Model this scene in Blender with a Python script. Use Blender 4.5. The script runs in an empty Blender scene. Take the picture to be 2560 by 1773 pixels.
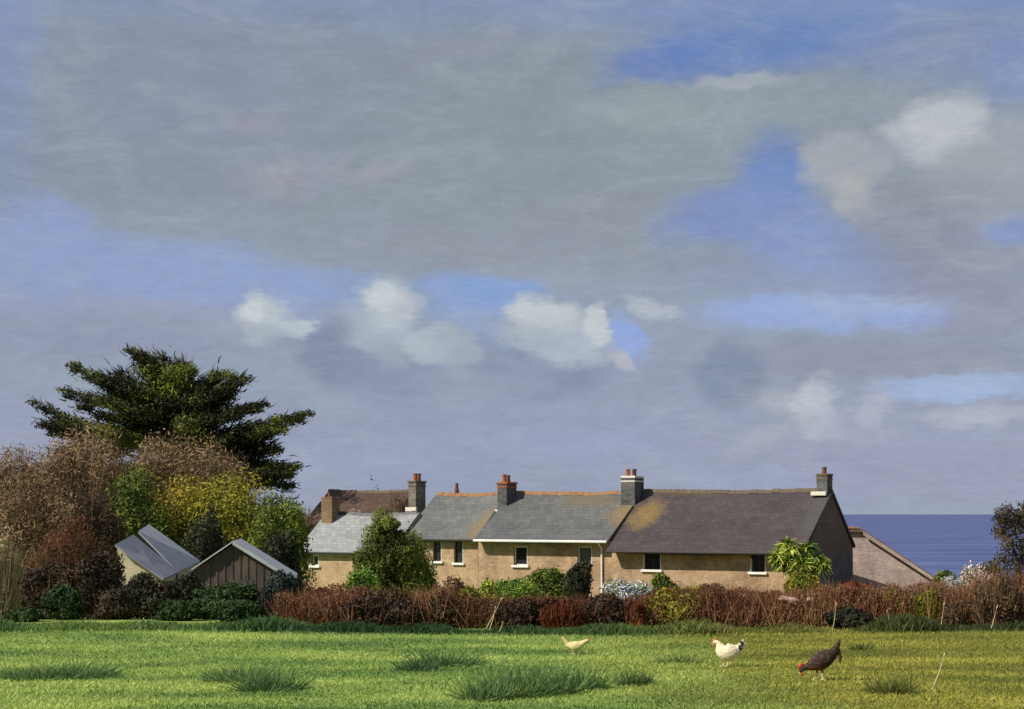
import bpy, bmesh, math, random
import numpy as np
from mathutils import Vector, Matrix, noise as mnoise

scene = bpy.context.scene
R = math.radians
# ------------------------------------------------------------------ camera
FPX = 1786.0                 # focal length in pixels of the 1024 px wide picture
HOR = 514.0                  # horizon row
EYE = 2.34
cam_d = bpy.data.cameras.new('camera')
cam = bpy.data.objects.new('camera', cam_d)
scene.collection.objects.link(cam)
cam.location = (0, 0, EYE)
cam.rotation_euler = (R(90), 0, 0)
cam_d.sensor_width = 36.0
cam_d.lens = 36.0 * FPX / 1024.0
cam_d.shift_y = (HOR - 354.5) / 1024.0
cam_d.clip_start = 0.1
cam_d.clip_end = 200000
scene.camera = cam
scene.render.resolution_x = 1024
scene.render.resolution_y = 709
scene.view_settings.view_transform = 'Standard'
scene.view_settings.look = 'None'
scene.view_settings.exposure = 0.3
scene.view_settings.gamma = 1.0
scene.cycles.max_bounces = 6
scene.cycles.transparent_max_bounces = 8

# ------------------------------------------------------------------ sun
SUN_EL = 41.0
_h = Vector((-0.86, -0.44)).normalized()
to_sun = Vector((_h.x * math.cos(R(SUN_EL)), _h.y * math.cos(R(SUN_EL)), math.sin(R(SUN_EL))))
sd = bpy.data.lights.new('sun', 'SUN')
sd.energy = 4.6
sd.angle = R(0.6)
sd.color = (1.0, 0.93, 0.80)
sun = bpy.data.objects.new('sun', sd)
scene.collection.objects.link(sun)
sun.rotation_euler = (-to_sun).to_track_quat('-Z', 'Y').to_euler()

# ------------------------------------------------------------------ colour helper
def lin(c):
    if len(c) == 3 and min(c) > 90: c = (c[0] - 2, c[1], c[2])     # a touch cooler
    out = []
    for v in c:
        v = v / 255.0
        out.append(v / 12.92 if v <= 0.04045 else ((v + 0.055) / 1.055) ** 2.4)
    return (out[0], out[1], out[2], 1.0)

# ------------------------------------------------------------------ sky (world)
def build_world():
    w = bpy.data.worlds.new('World')
    scene.world = w
    w.use_nodes = True
    nt = w.node_tree
    N, L = nt.nodes, nt.links
    N.clear()
    out = N.new('ShaderNodeOutputWorld')
    bg = N.new('ShaderNodeBackground')
    L.new(bg.outputs[0], out.inputs[0])
    bg.inputs[1].default_value = 0.81      # sky values below are display values at this exposure

    def math_n(op, a, b=None, c=None):
        n = N.new('ShaderNodeMath'); n.operation = op
        for i, v in enumerate((a, b, c)):
            if v is None: continue
            if isinstance(v, (int, float)): n.inputs[i].default_value = v
            else: L.new(v, n.inputs[i])
        return n.outputs[0]

    def mix(fac, a, b, blend='MIX'):
        n = N.new('ShaderNodeMix'); n.data_type = 'RGBA'; n.blend_type = blend
        for i, v in ((0, fac), (6, a), (7, b)):
            if isinstance(v, (int, float)): n.inputs[i].default_value = v
            elif isinstance(v, tuple): n.inputs[i].default_value = v
            else: L.new(v, n.inputs[i])
        return n.outputs[2]

    sky = N.new('ShaderNodeTexSky')
    sky.sky_type = 'NISHITA'
    sky.sun_disc = False
    sky.sun_elevation = R(SUN_EL)
    sky.sun_rotation = math.atan2(to_sun.x, to_sun.y)
    sky.air_density = 1.0; sky.dust_density = 0.6; sky.ozone_density = 2.0
    sc = N.new('ShaderNodeVectorMath'); sc.operation = 'SCALE'
    L.new(sky.outputs[0], sc.inputs[0]); sc.inputs[3].default_value = 0.07
    clear = sc.outputs[0]

    tc = N.new('ShaderNodeTexCoord')
    sep = N.new('ShaderNodeSeparateXYZ'); L.new(tc.outputs['Generated'], sep.inputs[0])
    az = math_n('ARCTAN2', sep.outputs[0], sep.outputs[1])
    el = math_n('ARCSINE', sep.outputs[2])
    U = math_n('MULTIPLY', az, FPX)
    V = math_n('MULTIPLY', el, FPX)
    comb = N.new('ShaderNodeCombineXYZ'); L.new(U, comb.inputs[0]); L.new(V, comb.inputs[1])
    P0 = comb.outputs[0]

    def noise(vec, scale, sx=1.0, sy=1.0, detail=4.0, rough=0.55, rot=0.0, loc=(0, 0, 0), dist=0.0):
        m = N.new('ShaderNodeMapping')
        L.new(vec, m.inputs[0])
        m.inputs['Scale'].default_value = (scale * sx, scale * sy, 1)
        m.inputs['Rotation'].default_value = (0, 0, rot)
        m.inputs['Location'].default_value = loc
        n = N.new('ShaderNodeTexNoise')
        n.inputs['Scale'].default_value = 1.0
        n.inputs['Detail'].default_value = detail
        n.inputs['Roughness'].default_value = rough
        n.inputs['Distortion'].default_value = dist
        L.new(m.outputs[0], n.inputs[0])
        return n
    # warp of the coordinates
    def warp(vec, n, amount):
        s = N.new('ShaderNodeVectorMath'); s.operation = 'SUBTRACT'
        L.new(n.outputs['Color'], s.inputs[0]); s.inputs[1].default_value = (0.5, 0.5, 0.5)
        m = N.new('ShaderNodeVectorMath'); m.operation = 'MULTIPLY'
        L.new(s.outputs[0], m.inputs[0]); m.inputs[1].default_value = (amount[0], amount[1], 0)
        a = N.new('ShaderNodeVectorMath'); a.operation = 'ADD'
        L.new(vec, a.inputs[0]); L.new(m.outputs[0], a.inputs[1])
        return a.outputs[0]
    P = warp(P0, noise(P0, 1 / 90.0, detail=2), (46, 26))
    P = warp(P, noise(P0, 1 / 26.0, 0.7, 1.0, detail=4, rough=0.65), (44, 26))
    Pr = warp(P, noise(P0, 1 / 9.0, 0.5, 1.3, detail=3, rough=.7), (18, 10))

    # base: pale grey-lavender cloud sheet over the clear sky
    hz = N.new('ShaderNodeMapRange'); L.new(V, hz.inputs[0])
    hz.inputs[1].default_value = 0; hz.inputs[2].default_value = 500
    ramp = N.new('ShaderNodeValToRGB'); L.new(hz.outputs[0], ramp.inputs[0])
    cr = ramp.color_ramp
    cr.elements[0].position = 0.0; cr.elements[0].color = lin((160, 166, 190))
    cr.elements[1].position = 1.0; cr.elements[1].color = lin((140, 150, 170))
    for p, c in ((0.15, (158, 163, 190)), (0.3, (152, 160, 181)), (0.45, (152, 161, 180)), (0.62, (148, 155, 163)), (0.8, (144, 152, 163))):
        e = cr.elements.new(p); e.color = lin(c)
    col = mix(0.9, clear, ramp.outputs[0])

    # (cx, cy, rx, ry, angle, colour, softness, opacity) in px of a 2304 px wide view of the sky
    patches = [
        (1150, 20, 1300, 60, 0, (134, 149, 184), .9, .8),
        (1900, 10, 620, 60, 0, (122, 145, 192), .8, .8),
        (20, 60, 70, 420, 0, (134, 150, 198), .9, .75),
        (2290, 150, 120, 130, 0, (128, 148, 198), .8, .75),
        (500, 200, 560, 200, 4, (139, 147, 166), .8, .8),
        (1200, 260, 520, 190, -4, (142, 151, 157), .8, .8),
        (300, 390, 320, 60, -6, (138, 146, 163), .8, .6),
        (1030, 110, 170, 22, 14, (146, 146, 162), .8, .6),
        (570, 270, 80, 28, 0, (160, 154, 166), .8, .6),
        (640, 400, 130, 50, 8, (158, 154, 166), .9, .6),
        (860, 385, 60, 22, 12, (162, 156, 166), .8, .6),
        (1450, 500, 480, 100, 2, (147, 153, 161), .8, .7),
        (1000, 560, 420, 60, -5, (150, 155, 165), .8, .7),
        # upper right blue hole
        (1700, 105, 330, 68, 3, (104, 133, 190), .6, .92),
        (1500, 140, 150, 46, 8, (104, 130, 188), .5, .8),
        (2080, 110, 200, 70, 0, (128, 144, 186), .8, .7),
        (1650, 235, 380, 62, 0, (150, 160, 166), .5, .9),
        (1690, 180, 130, 16, 0, (176, 182, 186), .6, .7),
        (1480, 255, 110, 36, 0, (154, 164, 160), .7, .6),
        (1560, 330, 220, 44, 6, (146, 156, 163), .7, .7),
        # central right blue hole
        (1745, 400, 105, 105, 10, (112, 140, 197), .6, .9),
        (1620, 470, 150, 75, 20, (128, 148, 198), .6, .88),
        (1780, 520, 200, 90, -12, (130, 150, 200), .7, .85),
        (1900, 600, 200, 70, -14, (142, 158, 204), .8, .75),
        (1600, 600, 140, 40, -8, (146, 152, 176), .8, .6),
        # light cloud, upper right
        (2270, 360, 190, 120, 0, (166, 170, 176), .6, .85),
        (2105, 285, 115, 74, 10, (196, 199, 203), .45, .92),
        (1900, 370, 100, 78, 0, (170, 172, 178), .4, .9),
        (1930, 445, 60, 40, -40, (182, 182, 184), .6, .8),
        (2230, 430, 110, 46, 0, (164, 167, 174), .7, .7),
        (2120, 560, 210, 130, 0, (144, 145, 164), .8, .8),
        (2060, 470, 120, 66, 0, (146, 150, 160), .8, .6),
        (2265, 520, 55, 34, 0, (132, 152, 200), .6, .8),
        (2200, 690, 220, 70, 0, (152, 150, 172), .8, .7),
        # left blue band
        (110, 490, 120, 60, 0, (146, 160, 206), .6, .8),
        (360, 610, 500, 78, -7, (146, 164, 206), .45, .9),
        (90, 600, 300, 90, 0, (148, 164, 205), .6, .8),
        (760, 640, 110, 44, 0, (144, 164, 206), .5, .8),
        (350, 690, 480, 24, -2, (160, 162, 190), .9, .7),
        # lower middle blues
        (1060, 665, 130, 52, -8, (138, 165, 216), .5, .9),
        (1060, 740, 100, 40, -20, (150, 170, 210), .6, .7),
        (1410, 760, 44, 62, 10, (148, 170, 226), .5, .9),
        (1180, 650, 60, 22, 0, (138, 165, 216), .6, .8),
        # light blue strip
        (1830, 705, 290, 44, 0, (155, 176, 224), .4, .92),
        (1950, 680, 160, 26, 0, (172, 186, 220), .6, .6),
        (1760, 640, 240, 32, -3, (148, 158, 190), .8, .7),
        # low mauve band
        (1950, 810, 400, 52, 0, (150, 151, 171), .6, .8),
        (2160, 872, 200, 32, 1, (166, 186, 223), .4, .9),
        (2190, 935, 150, 26, 3, (184, 186, 200), .5, .8),
        (1640, 845, 74, 84, 0, (131, 142, 165), .6, .88),
        (1480, 860, 90, 60, 0, (148, 156, 178), .8, .6),
        # dark undersides
        (250, 760, 300, 50, 0, (148, 152, 178), .8, .6),
        (760, 800, 72, 90, 0, (128, 138, 164), .5, .9),
        (870, 850, 150, 60, 0, (138, 147, 172), .7, .8),
        (1100, 800, 60, 50, 0, (140, 149, 172), .6, .8),
        (1225, 840, 150, 78, 0, (137, 147, 173), .6, .88),
        (1100, 870, 140, 40, 10, (158, 163, 182), .8, .6),
        # white puffs
        (595, 712, 66, 62, 0, (190, 198, 203), .4, .92),
        (520, 730, 70, 26, 0, (165, 170, 188), .8, .6),
        (682, 733, 36, 28, 0, (190, 199, 208), .4, .9),
        (850, 735, 95, 60, -20, (172, 181, 196), .5, .85),
        (882, 682, 74, 62, 0, (192, 199, 204), .4, .92),
        (880, 800, 50, 40, 0, (170, 175, 188), .7, .6),
        (962, 778, 62, 46, 0, (182, 190, 200), .45, .88),
        (1025, 790, 62, 44, 0, (168, 176, 188), .5, .8),
        (1235, 735, 110, 66, -6, (186, 193, 201), .42, .92),
        (1215, 702, 76, 36, 0, (206, 210, 211), .55, .8),
        (1275, 785, 90, 40, 0, (180, 187, 200), .5, .85),
        (1345, 728, 38, 46, 0, (205, 208, 212), .45, .88),
        (1385, 810, 30, 26, 0, (190, 188, 192), .6, .8),
        (1475, 685, 66, 26, -22, (184, 189, 200), .5, .85),
        (1560, 740, 90, 40, 0, (160, 165, 182), .8, .6),
        (600, 748, 58, 24, 0, (166, 176, 190), .8, .6),
        (575, 690, 34, 26, 0, (212, 217, 218), .7, .7),
        (870, 665, 44, 30, 0, (216, 219, 219), .7, .7),
        (1250, 770, 80, 26, 0, (170, 180, 196), .8, .6),
        (1820, 890, 30, 34, 0, (218, 219, 224), .7, .6),
        (1835, 965, 60, 26, 0, (172, 176, 194), .8, .5),
        (1755, 905, 60, 34, 0, (176, 180, 190), .6, .75),
        (1830, 915, 58, 72, 0, (197, 200, 208), .42, .88),
        (1860, 960, 50, 40, 0, (186, 189, 202), .6, .8),
        (1960, 925, 46, 46, 0, (180, 181, 200), .4, .85),
        (1740, 980, 120, 22, 14, (176, 180, 194), .7, .6),
        (1960, 985, 90, 20, 0, (172, 174, 190), .7, .5),
        # low haze tones
        (1500, 1090, 1200, 60, 0, (150, 157, 182), .8, .55),
        (700, 950, 300, 50, 0, (146, 154, 176), .8, .5),
        (1100, 950, 420, 40, 0, (152, 158, 184), .8, .6),
        (900, 1030, 260, 60, 0, (154, 163, 190), .8, .6),
        (1300, 1000, 260, 40, 0, (160, 165, 198), .8, .7),
        (2100, 1060, 320, 60, 0, (160, 160, 186), .8, .7),
        (1650, 1070, 300, 40, 0, (166, 172, 196), .8, .6),
    ]
    k = 1024.0 / 2304.0
    for i, (cx, cy, rx, ry, ang, c, soft, op) in enumerate(patches):
        X = cx * k - 512.0; Y = HOR - cy * k
        a = math.atan2(X, FPX) * FPX
        e = math.atan2(Y, math.hypot(X, FPX)) * FPX
        m = N.new('ShaderNodeMapping'); m.vector_type = 'TEXTURE'
        # a negligible dependence on the layer below keeps the layers evaluated in order
        ch = N.new('ShaderNodeVectorMath'); ch.operation = 'MULTIPLY_ADD'
        L.new(col, ch.inputs[0]); ch.inputs[1].default_value = (1e-5, 1e-5, 1e-5)
        L.new(Pr if soft < 0.55 else P, ch.inputs[2])
        L.new(ch.outputs[0], m.inputs[0])
        m.inputs['Location'].default_value = (a, e, 0)
        m.inputs['Rotation'].default_value = (0, 0, R(ang))
        m.inputs['Scale'].default_value = (rx * k, ry * k, 1)
        ln = N.new('ShaderNodeVectorMath'); ln.operation = 'LENGTH'; L.new(m.outputs[0], ln.inputs[0])
        mr = N.new('ShaderNodeMapRange'); mr.interpolation_type = 'SMOOTHSTEP'
        L.new(ln.outputs['Value'], mr.inputs[0])
        mr.inputs[1].default_value = 1 + soft * .55
        mr.inputs[2].default_value = max(0.0, 1 - soft)
        mr.inputs[3].default_value = 0.0; mr.inputs[4].default_value = op
        col = mix(mr.outputs[0], col, lin(c))
    # streaky wisps and small-scale mottling, all round the sky
    n1 = noise(P0, 1 / 30.0, 0.6, 1.2, detail=8, rough=0.72, rot=R(14), dist=0.8)
    n2 = noise(P0, 1 / 9.0, 0.2, 1.2, detail=5, rough=0.7, rot=R(-8), loc=(7, 3, 0), dist=1.6)
    n3 = noise(P0, 1 / 120.0, 0.7, 1.1, detail=3, loc=(11, 5, 0))
    t = math_n('ADD', math_n('MULTIPLY', n1.outputs[0], 0.30), math_n('MULTIPLY', n2.outputs[0], 0.26))
    t = math_n('ADD', t, math_n('MULTIPLY', n3.outputs[0], 0.10))
    t = math_n('ADD', t, 0.65)
    # thicker and thinner cloud: a slow drift between cooler and greyer tones
    n4 = noise(P0, 1 / 40.0, 0.5, 1.2, detail=5, rough=0.7, rot=R(8), loc=(3, 9, 0), dist=1.0)
    f4 = N.new('ShaderNodeMapRange'); L.new(n4.outputs[0], f4.inputs[0])
    f4.inputs[1].default_value = .35; f4.inputs[2].default_value = .7; f4.inputs[3].default_value = 0; f4.inputs[4].default_value = .30
    col = mix(f4.outputs[0], col, lin((152, 161, 184)))
    n5 = noise(P0, 1 / 55.0, 0.5, 1.3, detail=5, rough=0.7, rot=R(-5), loc=(13, 2, 0), dist=1.0)
    f5 = N.new('ShaderNodeMapRange'); L.new(n5.outputs[0], f5.inputs[0])
    f5.inputs[1].default_value = .5; f5.inputs[2].default_value = .75; f5.inputs[3].default_value = 0; f5.inputs[4].default_value = .35
    col = mix(f5.outputs[0], col, lin((176, 182, 190)))
    sc2 = N.new('ShaderNodeVectorMath'); sc2.operation = 'SCALE'
    L.new(col, sc2.inputs[0]); L.new(t, sc2.inputs[3])
    L.new(sc2.outputs[0], bg.inputs[0])
    w.cycles.sampling_method = 'MANUAL'
    w.cycles.sample_map_resolution = 512
build_world()

# ------------------------------------------------------------------ generic helpers
rng = np.random.default_rng(7)
random.seed(7)

def pt(u, v, d):
    """photo position (px of the 2560 px photograph) at distance d -> world point"""
    return Vector(((u * .4 - 512) / FPX * d, d, EYE - (v * .4 - HOR) / FPX * d))

def smooth01(a, b, x):
    t = min(1, max(0, (x - a) / (b - a)))
    return t * t * (3 - 2 * t)

def terrain(x, y):
    z = -2.1 * smooth01(38, 62, y) - 0.5 * smooth01(62, 118, y)
    z += 0.05 * math.sin(x * .35 + 1) * smooth01(0, 15, y) * math.sin(y * .3)
    z += -29 * smooth01(128, 175, y)
    z += 0.15 * math.sin(x * .21) * math.sin(y * .17) * smooth01(40, 60, y)
    return z

def link(o, parent=None):
    scene.collection.objects.link(o)
    if parent is not None:
        o.parent = parent
    return o

def tag(o, label=None, cat=None, group=None, kind=None):
    if label: o['label'] = label
    if cat: o['category'] = cat
    if group: o['group'] = group
    if kind: o['kind'] = kind
    return o

def empty(name, loc, label, cat, rz=0.0, group=None):
    o = bpy.data.objects.new(name, None)
    o.empty_display_size = 0.3
    o.location = loc; o.rotation_euler = (0, 0, rz)
    link(o)
    return tag(o, label, cat, group)

class MB:
    """collects boxes, prisms, tubes into one mesh"""
    def __init__(self): self.v = []; self.f = []
    def poly(self, pts, faces):
        n = len(self.v); self.v += [tuple(p) for p in pts]; self.f += [tuple(i + n for i in f) for f in faces]
    def box(self, x0, x1, y0, y1, z0, z1, m=None):
        p = [(x0, y0, z0), (x1, y0, z0), (x1, y1, z0), (x0, y1, z0), (x0, y0, z1), (x1, y0, z1), (x1, y1, z1), (x0, y1, z1)]
        if m is not None: p = [tuple(m @ Vector(q)) for q in p]
        self.poly(p, [(0, 3, 2, 1), (4, 5, 6, 7), (0, 1, 5, 4), (1, 2, 6, 5), (2, 3, 7, 6), (3, 0, 4, 7)])
    def prism_x(self, prof, x0, x1):
        """profile of (y,z), counter-clockwise seen from +x"""
        n = len(prof)
        p = [(x0, y, z) for y, z in prof] + [(x1, y, z) for y, z in prof]
        f = [tuple(reversed(range(n))), tuple(range(n, 2 * n))]
        f += [(i, (i + 1) % n, (i + 1) % n + n, i + n) for i in range(n)]
        self.poly(p, f)
    def tube(self, pts, rad, seg=8, cap=True):
        pts = [Vector(p) for p in pts]
        if not isinstance(rad, (list, tuple)): rad = [rad] * len(pts)
        base = len(self.v)
        up = Vector((0.13, 0.31, 1)).normalized()
        for i, p in enumerate(pts):
            a = pts[max(0, i - 1)]; b = pts[min(len(pts) - 1, i + 1)]
            d = (b - a).normalized()
            s = d.cross(up)
            if s.length < .05: s = d.cross(Vector((1, 0, 0)))
            s.normalize(); t = s.cross(d)
            for k in range(seg):
                an = 2 * math.pi * k / seg
                self.v.append(tuple(p + (s * math.cos(an) + t * math.sin(an)) * rad[i]))
        for i in range(len(pts) - 1):
            for k in range(seg):
                a = base + i * seg + k; b = base + i * seg + (k + 1) % seg
                self.f.append((a, b, b + seg, a + seg))
        if cap:
            self.f.append(tuple(base + k for k in reversed(range(seg))))
            self.f.append(tuple(base + (len(pts) - 1) * seg + k for k in range(seg)))
    def build(self, name, mat, parent=None, bevel=0.0, smooth=False, seg=1):
        me = bpy.data.meshes.new(name)
        me.from_pydata(self.v, [], self.f)
        me.materials.append(mat)
        bm = bmesh.new(); bm.from_mesh(me)
        bmesh.ops.recalc_face_normals(bm, faces=bm.faces)
        if bevel > 0:
            es = [e for e in bm.edges if len(e.link_faces) == 2 and e.calc_face_angle(0) > 0.5]
            bmesh.ops.bevel(bm, geom=es, offset=bevel, segments=seg, affect='EDGES', clamp_overlap=True)
        bm.to_mesh(me); bm.free()
        if smooth:
            for p in me.polygons: p.use_smooth = True
        return link(bpy.data.objects.new(name, me), parent)

# ------------------------------------------------------------------ materials
def new_mat(name):
    m = bpy.data.materials.new(name); m.use_nodes = True
    nt = m.node_tree
    return m, nt, nt.nodes, nt.links, nt.nodes['Principled BSDF']

def ramp_node(N, cols, lo=0.3, hi=0.7):
    r = N.new('ShaderNodeValToRGB'); cr = r.color_ramp
    n = len(cols)
    cr.elements[0].position = lo; cr.elements[0].color = (*cols[0], 1)
    cr.elements[1].position = hi; cr.elements[1].color = (*cols[-1], 1)
    for i in range(1, n - 1):
        e = cr.elements.new(lo + (hi - lo) * i / (n - 1)); e.color = (*cols[i], 1)
    return r

def mat_noise(name, cols, scale=3.0, rough=.8, bump=.3, bscale=None, stretch=(1, 1, 1), spec=.2, detail=6, bdist=.02):
    m, nt, N, L, b = new_mat(name)
    tc = N.new('ShaderNodeTexCoord')
    mp = N.new('ShaderNodeMapping'); L.new(tc.outputs['Object'], mp.inputs[0]); mp.inputs['Scale'].default_value = stretch
    n = N.new('ShaderNodeTexNoise'); n.inputs['Scale'].default_value = scale; n.inputs['Detail'].default_value = detail
    n.inputs['Roughness'].default_value = .65
    L.new(mp.outputs[0], n.inputs[0])
    r = ramp_node(N, cols); L.new(n.outputs[0], r.inputs[0]); L.new(r.outputs[0], b.inputs['Base Color'])
    b.inputs['Roughness'].default_value = rough
    b.inputs['Specular IOR Level'].default_value = spec
    if bump > 0:
        n2 = N.new('ShaderNodeTexNoise'); n2.inputs['Scale'].default_value = bscale or scale * 4; n2.inputs['Detail'].default_value = 5
        L.new(mp.outputs[0], n2.inputs[0])
        bp = N.new('ShaderNodeBump'); bp.inputs['Strength'].default_value = bump; bp.inputs['Distance'].default_value = bdist
        L.new(n2.outputs[0], bp.inputs['Height']); L.new(bp.outputs[0], b.inputs['Normal'])
    return m

def mat_leaf(name, cols, nscale=.8, spec=.15, transl=.12):
    """foliage: colour from a per-leaf value mixed with a slow noise"""
    m, nt, N, L, b = new_mat(name)
    at = N.new('ShaderNodeAttribute'); at.attribute_name = 'tint'
    tc = N.new('ShaderNodeTexCoord')
    n = N.new('ShaderNodeTexNoise'); n.inputs['Scale'].default_value = nscale; n.inputs['Detail'].default_value = 3
    L.new(tc.outputs['Object'], n.inputs[0])
    mx = N.new('ShaderNodeMath'); mx.operation = 'MULTIPLY_ADD'
    L.new(n.outputs[0], mx.inputs[0]); mx.inputs[1].default_value = 1.3
    md = N.new('ShaderNodeMath'); md.operation = 'MULTIPLY'; L.new(at.outputs['Fac'], md.inputs[0]); md.inputs[1].default_value = .45
    L.new(md.outputs[0], mx.inputs[2])
    r = ramp_node(N, cols, .55, 1.2 if False else 1.0); 
    sb = N.new('ShaderNodeMath'); sb.operation = 'SUBTRACT'; L.new(mx.outputs[0], sb.inputs[0]); sb.inputs[1].default_value = 0.1
    L.new(sb.outputs[0], r.inputs[0])
    L.new(r.outputs[0], b.inputs['Base Color'])
    b.inputs['Roughness'].default_value = .7
    b.inputs['Specular IOR Level'].default_value = spec
    if transl > 0:
        out = N['Material Output']
        tr = N.new('ShaderNodeBsdfTranslucent'); L.new(r.outputs[0], tr.inputs[0])
        ms = N.new('ShaderNodeMixShader'); ms.inputs[0].default_value = transl
        L.new(b.outputs[0], ms.inputs[1]); L.new(tr.outputs[0], ms.inputs[2]); L.new(ms.outputs[0], out.inputs[0])
    return m

def mat_plain(name, c, rough=.6, spec=.3, metal=0.0):
    return mat_noise(name, [tuple(x * .82 for x in c), tuple(min(1, x * 1.08) for x in c)], scale=6, rough=rough, bump=.15, spec=spec)

def mat_slate(name, cols, patches=(), course=.28, width=.34):
    """slate or stone-tile roof; patches = lichen areas (cx, cz, rx, rz, rot, colour)"""
    m, nt, N, L, b = new_mat(name)
    tc = N.new('ShaderNodeTexCoord')
    sep = N.new('ShaderNodeSeparateXYZ'); L.new(tc.outputs['Object'], sep.inputs[0])
    cb = N.new('ShaderNodeCombineXYZ'); L.new(sep.outputs[0], cb.inputs[0]); L.new(sep.outputs[2], cb.inputs[1])
    br = N.new('ShaderNodeTexBrick')
    L.new(cb.outputs[0], br.inputs[0])
    br.inputs['Scale'].default_value = 1.0
    br.inputs['Mortar Size'].default_value = .012
    br.inputs['Brick Width'].default_value = width
    br.inputs['Row Height'].default_value = course * .6
    br.inputs['Color1'].default_value = (0, 0, 0, 1); br.inputs['Color2'].default_value = (1, 1, 1, 1)
    br.inputs['Mortar'].default_value = (.1, .1, .1, 1)
    n = N.new('ShaderNodeTexNoise'); n.inputs['Scale'].default_value = .55; n.inputs['Detail'].default_value = 7; n.inputs['Roughness'].default_value = .7
    mp = N.new('ShaderNodeMapping'); mp.inputs['Scale'].default_value = (.7, 1, 2.2); L.new(tc.outputs['Object'], mp.inputs[0]); L.new(mp.outputs[0], n.inputs[0])
    add = N.new('ShaderNodeMath'); add.operation = 'MULTIPLY_ADD'
    L.new(br.outputs['Color'], add.inputs[0]); add.inputs[1].default_value = .22; L.new(n.outputs[0], add.inputs[2])
    r = ramp_node(N, cols, .35, .85); L.new(add.outputs[0], r.inputs[0])
    col = r.outputs[0]
    for (cx, cz, rx, rz, rot, c) in patches:
        mm = N.new('ShaderNodeMapping'); mm.vector_type = 'TEXTURE'
        n4 = N.new('ShaderNodeTexNoise'); n4.inputs['Scale'].default_value = 1.6; n4.inputs['Detail'].default_value = 6; n4.inputs['Roughness'].default_value = .7
        L.new(tc.outputs['Object'], n4.inputs[0])
        w = N.new('ShaderNodeVectorMath'); w.operation = 'MULTIPLY_ADD'
        L.new(n4.outputs['Color'], w.inputs[0]); w.inputs[1].default_value = (1.2, 1.0, 0); L.new(cb.outputs[0], w.inputs[2])
        L.new(w.outputs[0], mm.inputs[0])
        mm.inputs['Location'].default_value = (cx + .6, cz + .5, 0); mm.inputs['Rotation'].default_value = (0, 0, rot); mm.inputs['Scale'].default_value = (rx, rz, 1)
        ln = N.new('ShaderNodeVectorMath'); ln.operation = 'LENGTH'; L.new(mm.outputs[0], ln.inputs[0])
        mr = N.new('ShaderNodeMapRange'); mr.interpolation_type = 'SMOOTHSTEP'; L.new(ln.outputs['Value'], mr.inputs[0])
        mr.inputs[1].default_value = 1.5; mr.inputs[2].default_value = .2; mr.inputs[3].default_value = 0; mr.inputs[4].default_value = .85
        n6 = N.new('ShaderNodeTexNoise'); n6.inputs['Scale'].default_value = 1.7; n6.inputs['Detail'].default_value = 8; n6.inputs['Roughness'].default_value = .8
        L.new(tc.outputs['Object'], n6.inputs[0])
        sp6 = N.new('ShaderNodeMath'); sp6.operation = 'ADD'; L.new(mr.outputs[0], sp6.inputs[0]); L.new(n6.outputs[0], sp6.inputs[1])
        m6 = N.new('ShaderNodeMapRange'); L.new(sp6.outputs[0], m6.inputs[0]); m6.inputs[1].default_value = .82; m6.inputs[2].default_value = 1.55; m6.inputs[3].default_value = 0; m6.inputs[4].default_value = .9
        mx = N.new('ShaderNodeMix'); mx.data_type = 'RGBA'
        L.new(m6.outputs[0], mx.inputs[0]); L.new(col, mx.inputs[6]); mx.inputs[7].default_value = (*c, 1)
        col = mx.outputs[2]
    L.new(col, b.inputs['Base Color'])
    b.inputs['Roughness'].default_value = .6; b.inputs['Specular IOR Level'].default_value = .3
    bp = N.new('ShaderNodeBump'); bp.inputs['Strength'].default_value = .7; bp.inputs['Distance'].default_value = .03
    a2 = N.new('ShaderNodeMath'); a2.operation = 'MULTIPLY_ADD'; L.new(n.outputs[0], a2.inputs[0]); a2.inputs[1].default_value = 1.0
    iv = N.new('ShaderNodeMath'); iv.operation = 'SUBTRACT'; iv.inputs[0].default_value = 1; L.new(br.outputs['Fac'], iv.inputs[1])
    L.new(iv.outputs[0], a2.inputs[2]); L.new(a2.outputs[0], bp.inputs['Height']); L.new(bp.outputs[0], b.inputs['Normal'])
    return m

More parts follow.
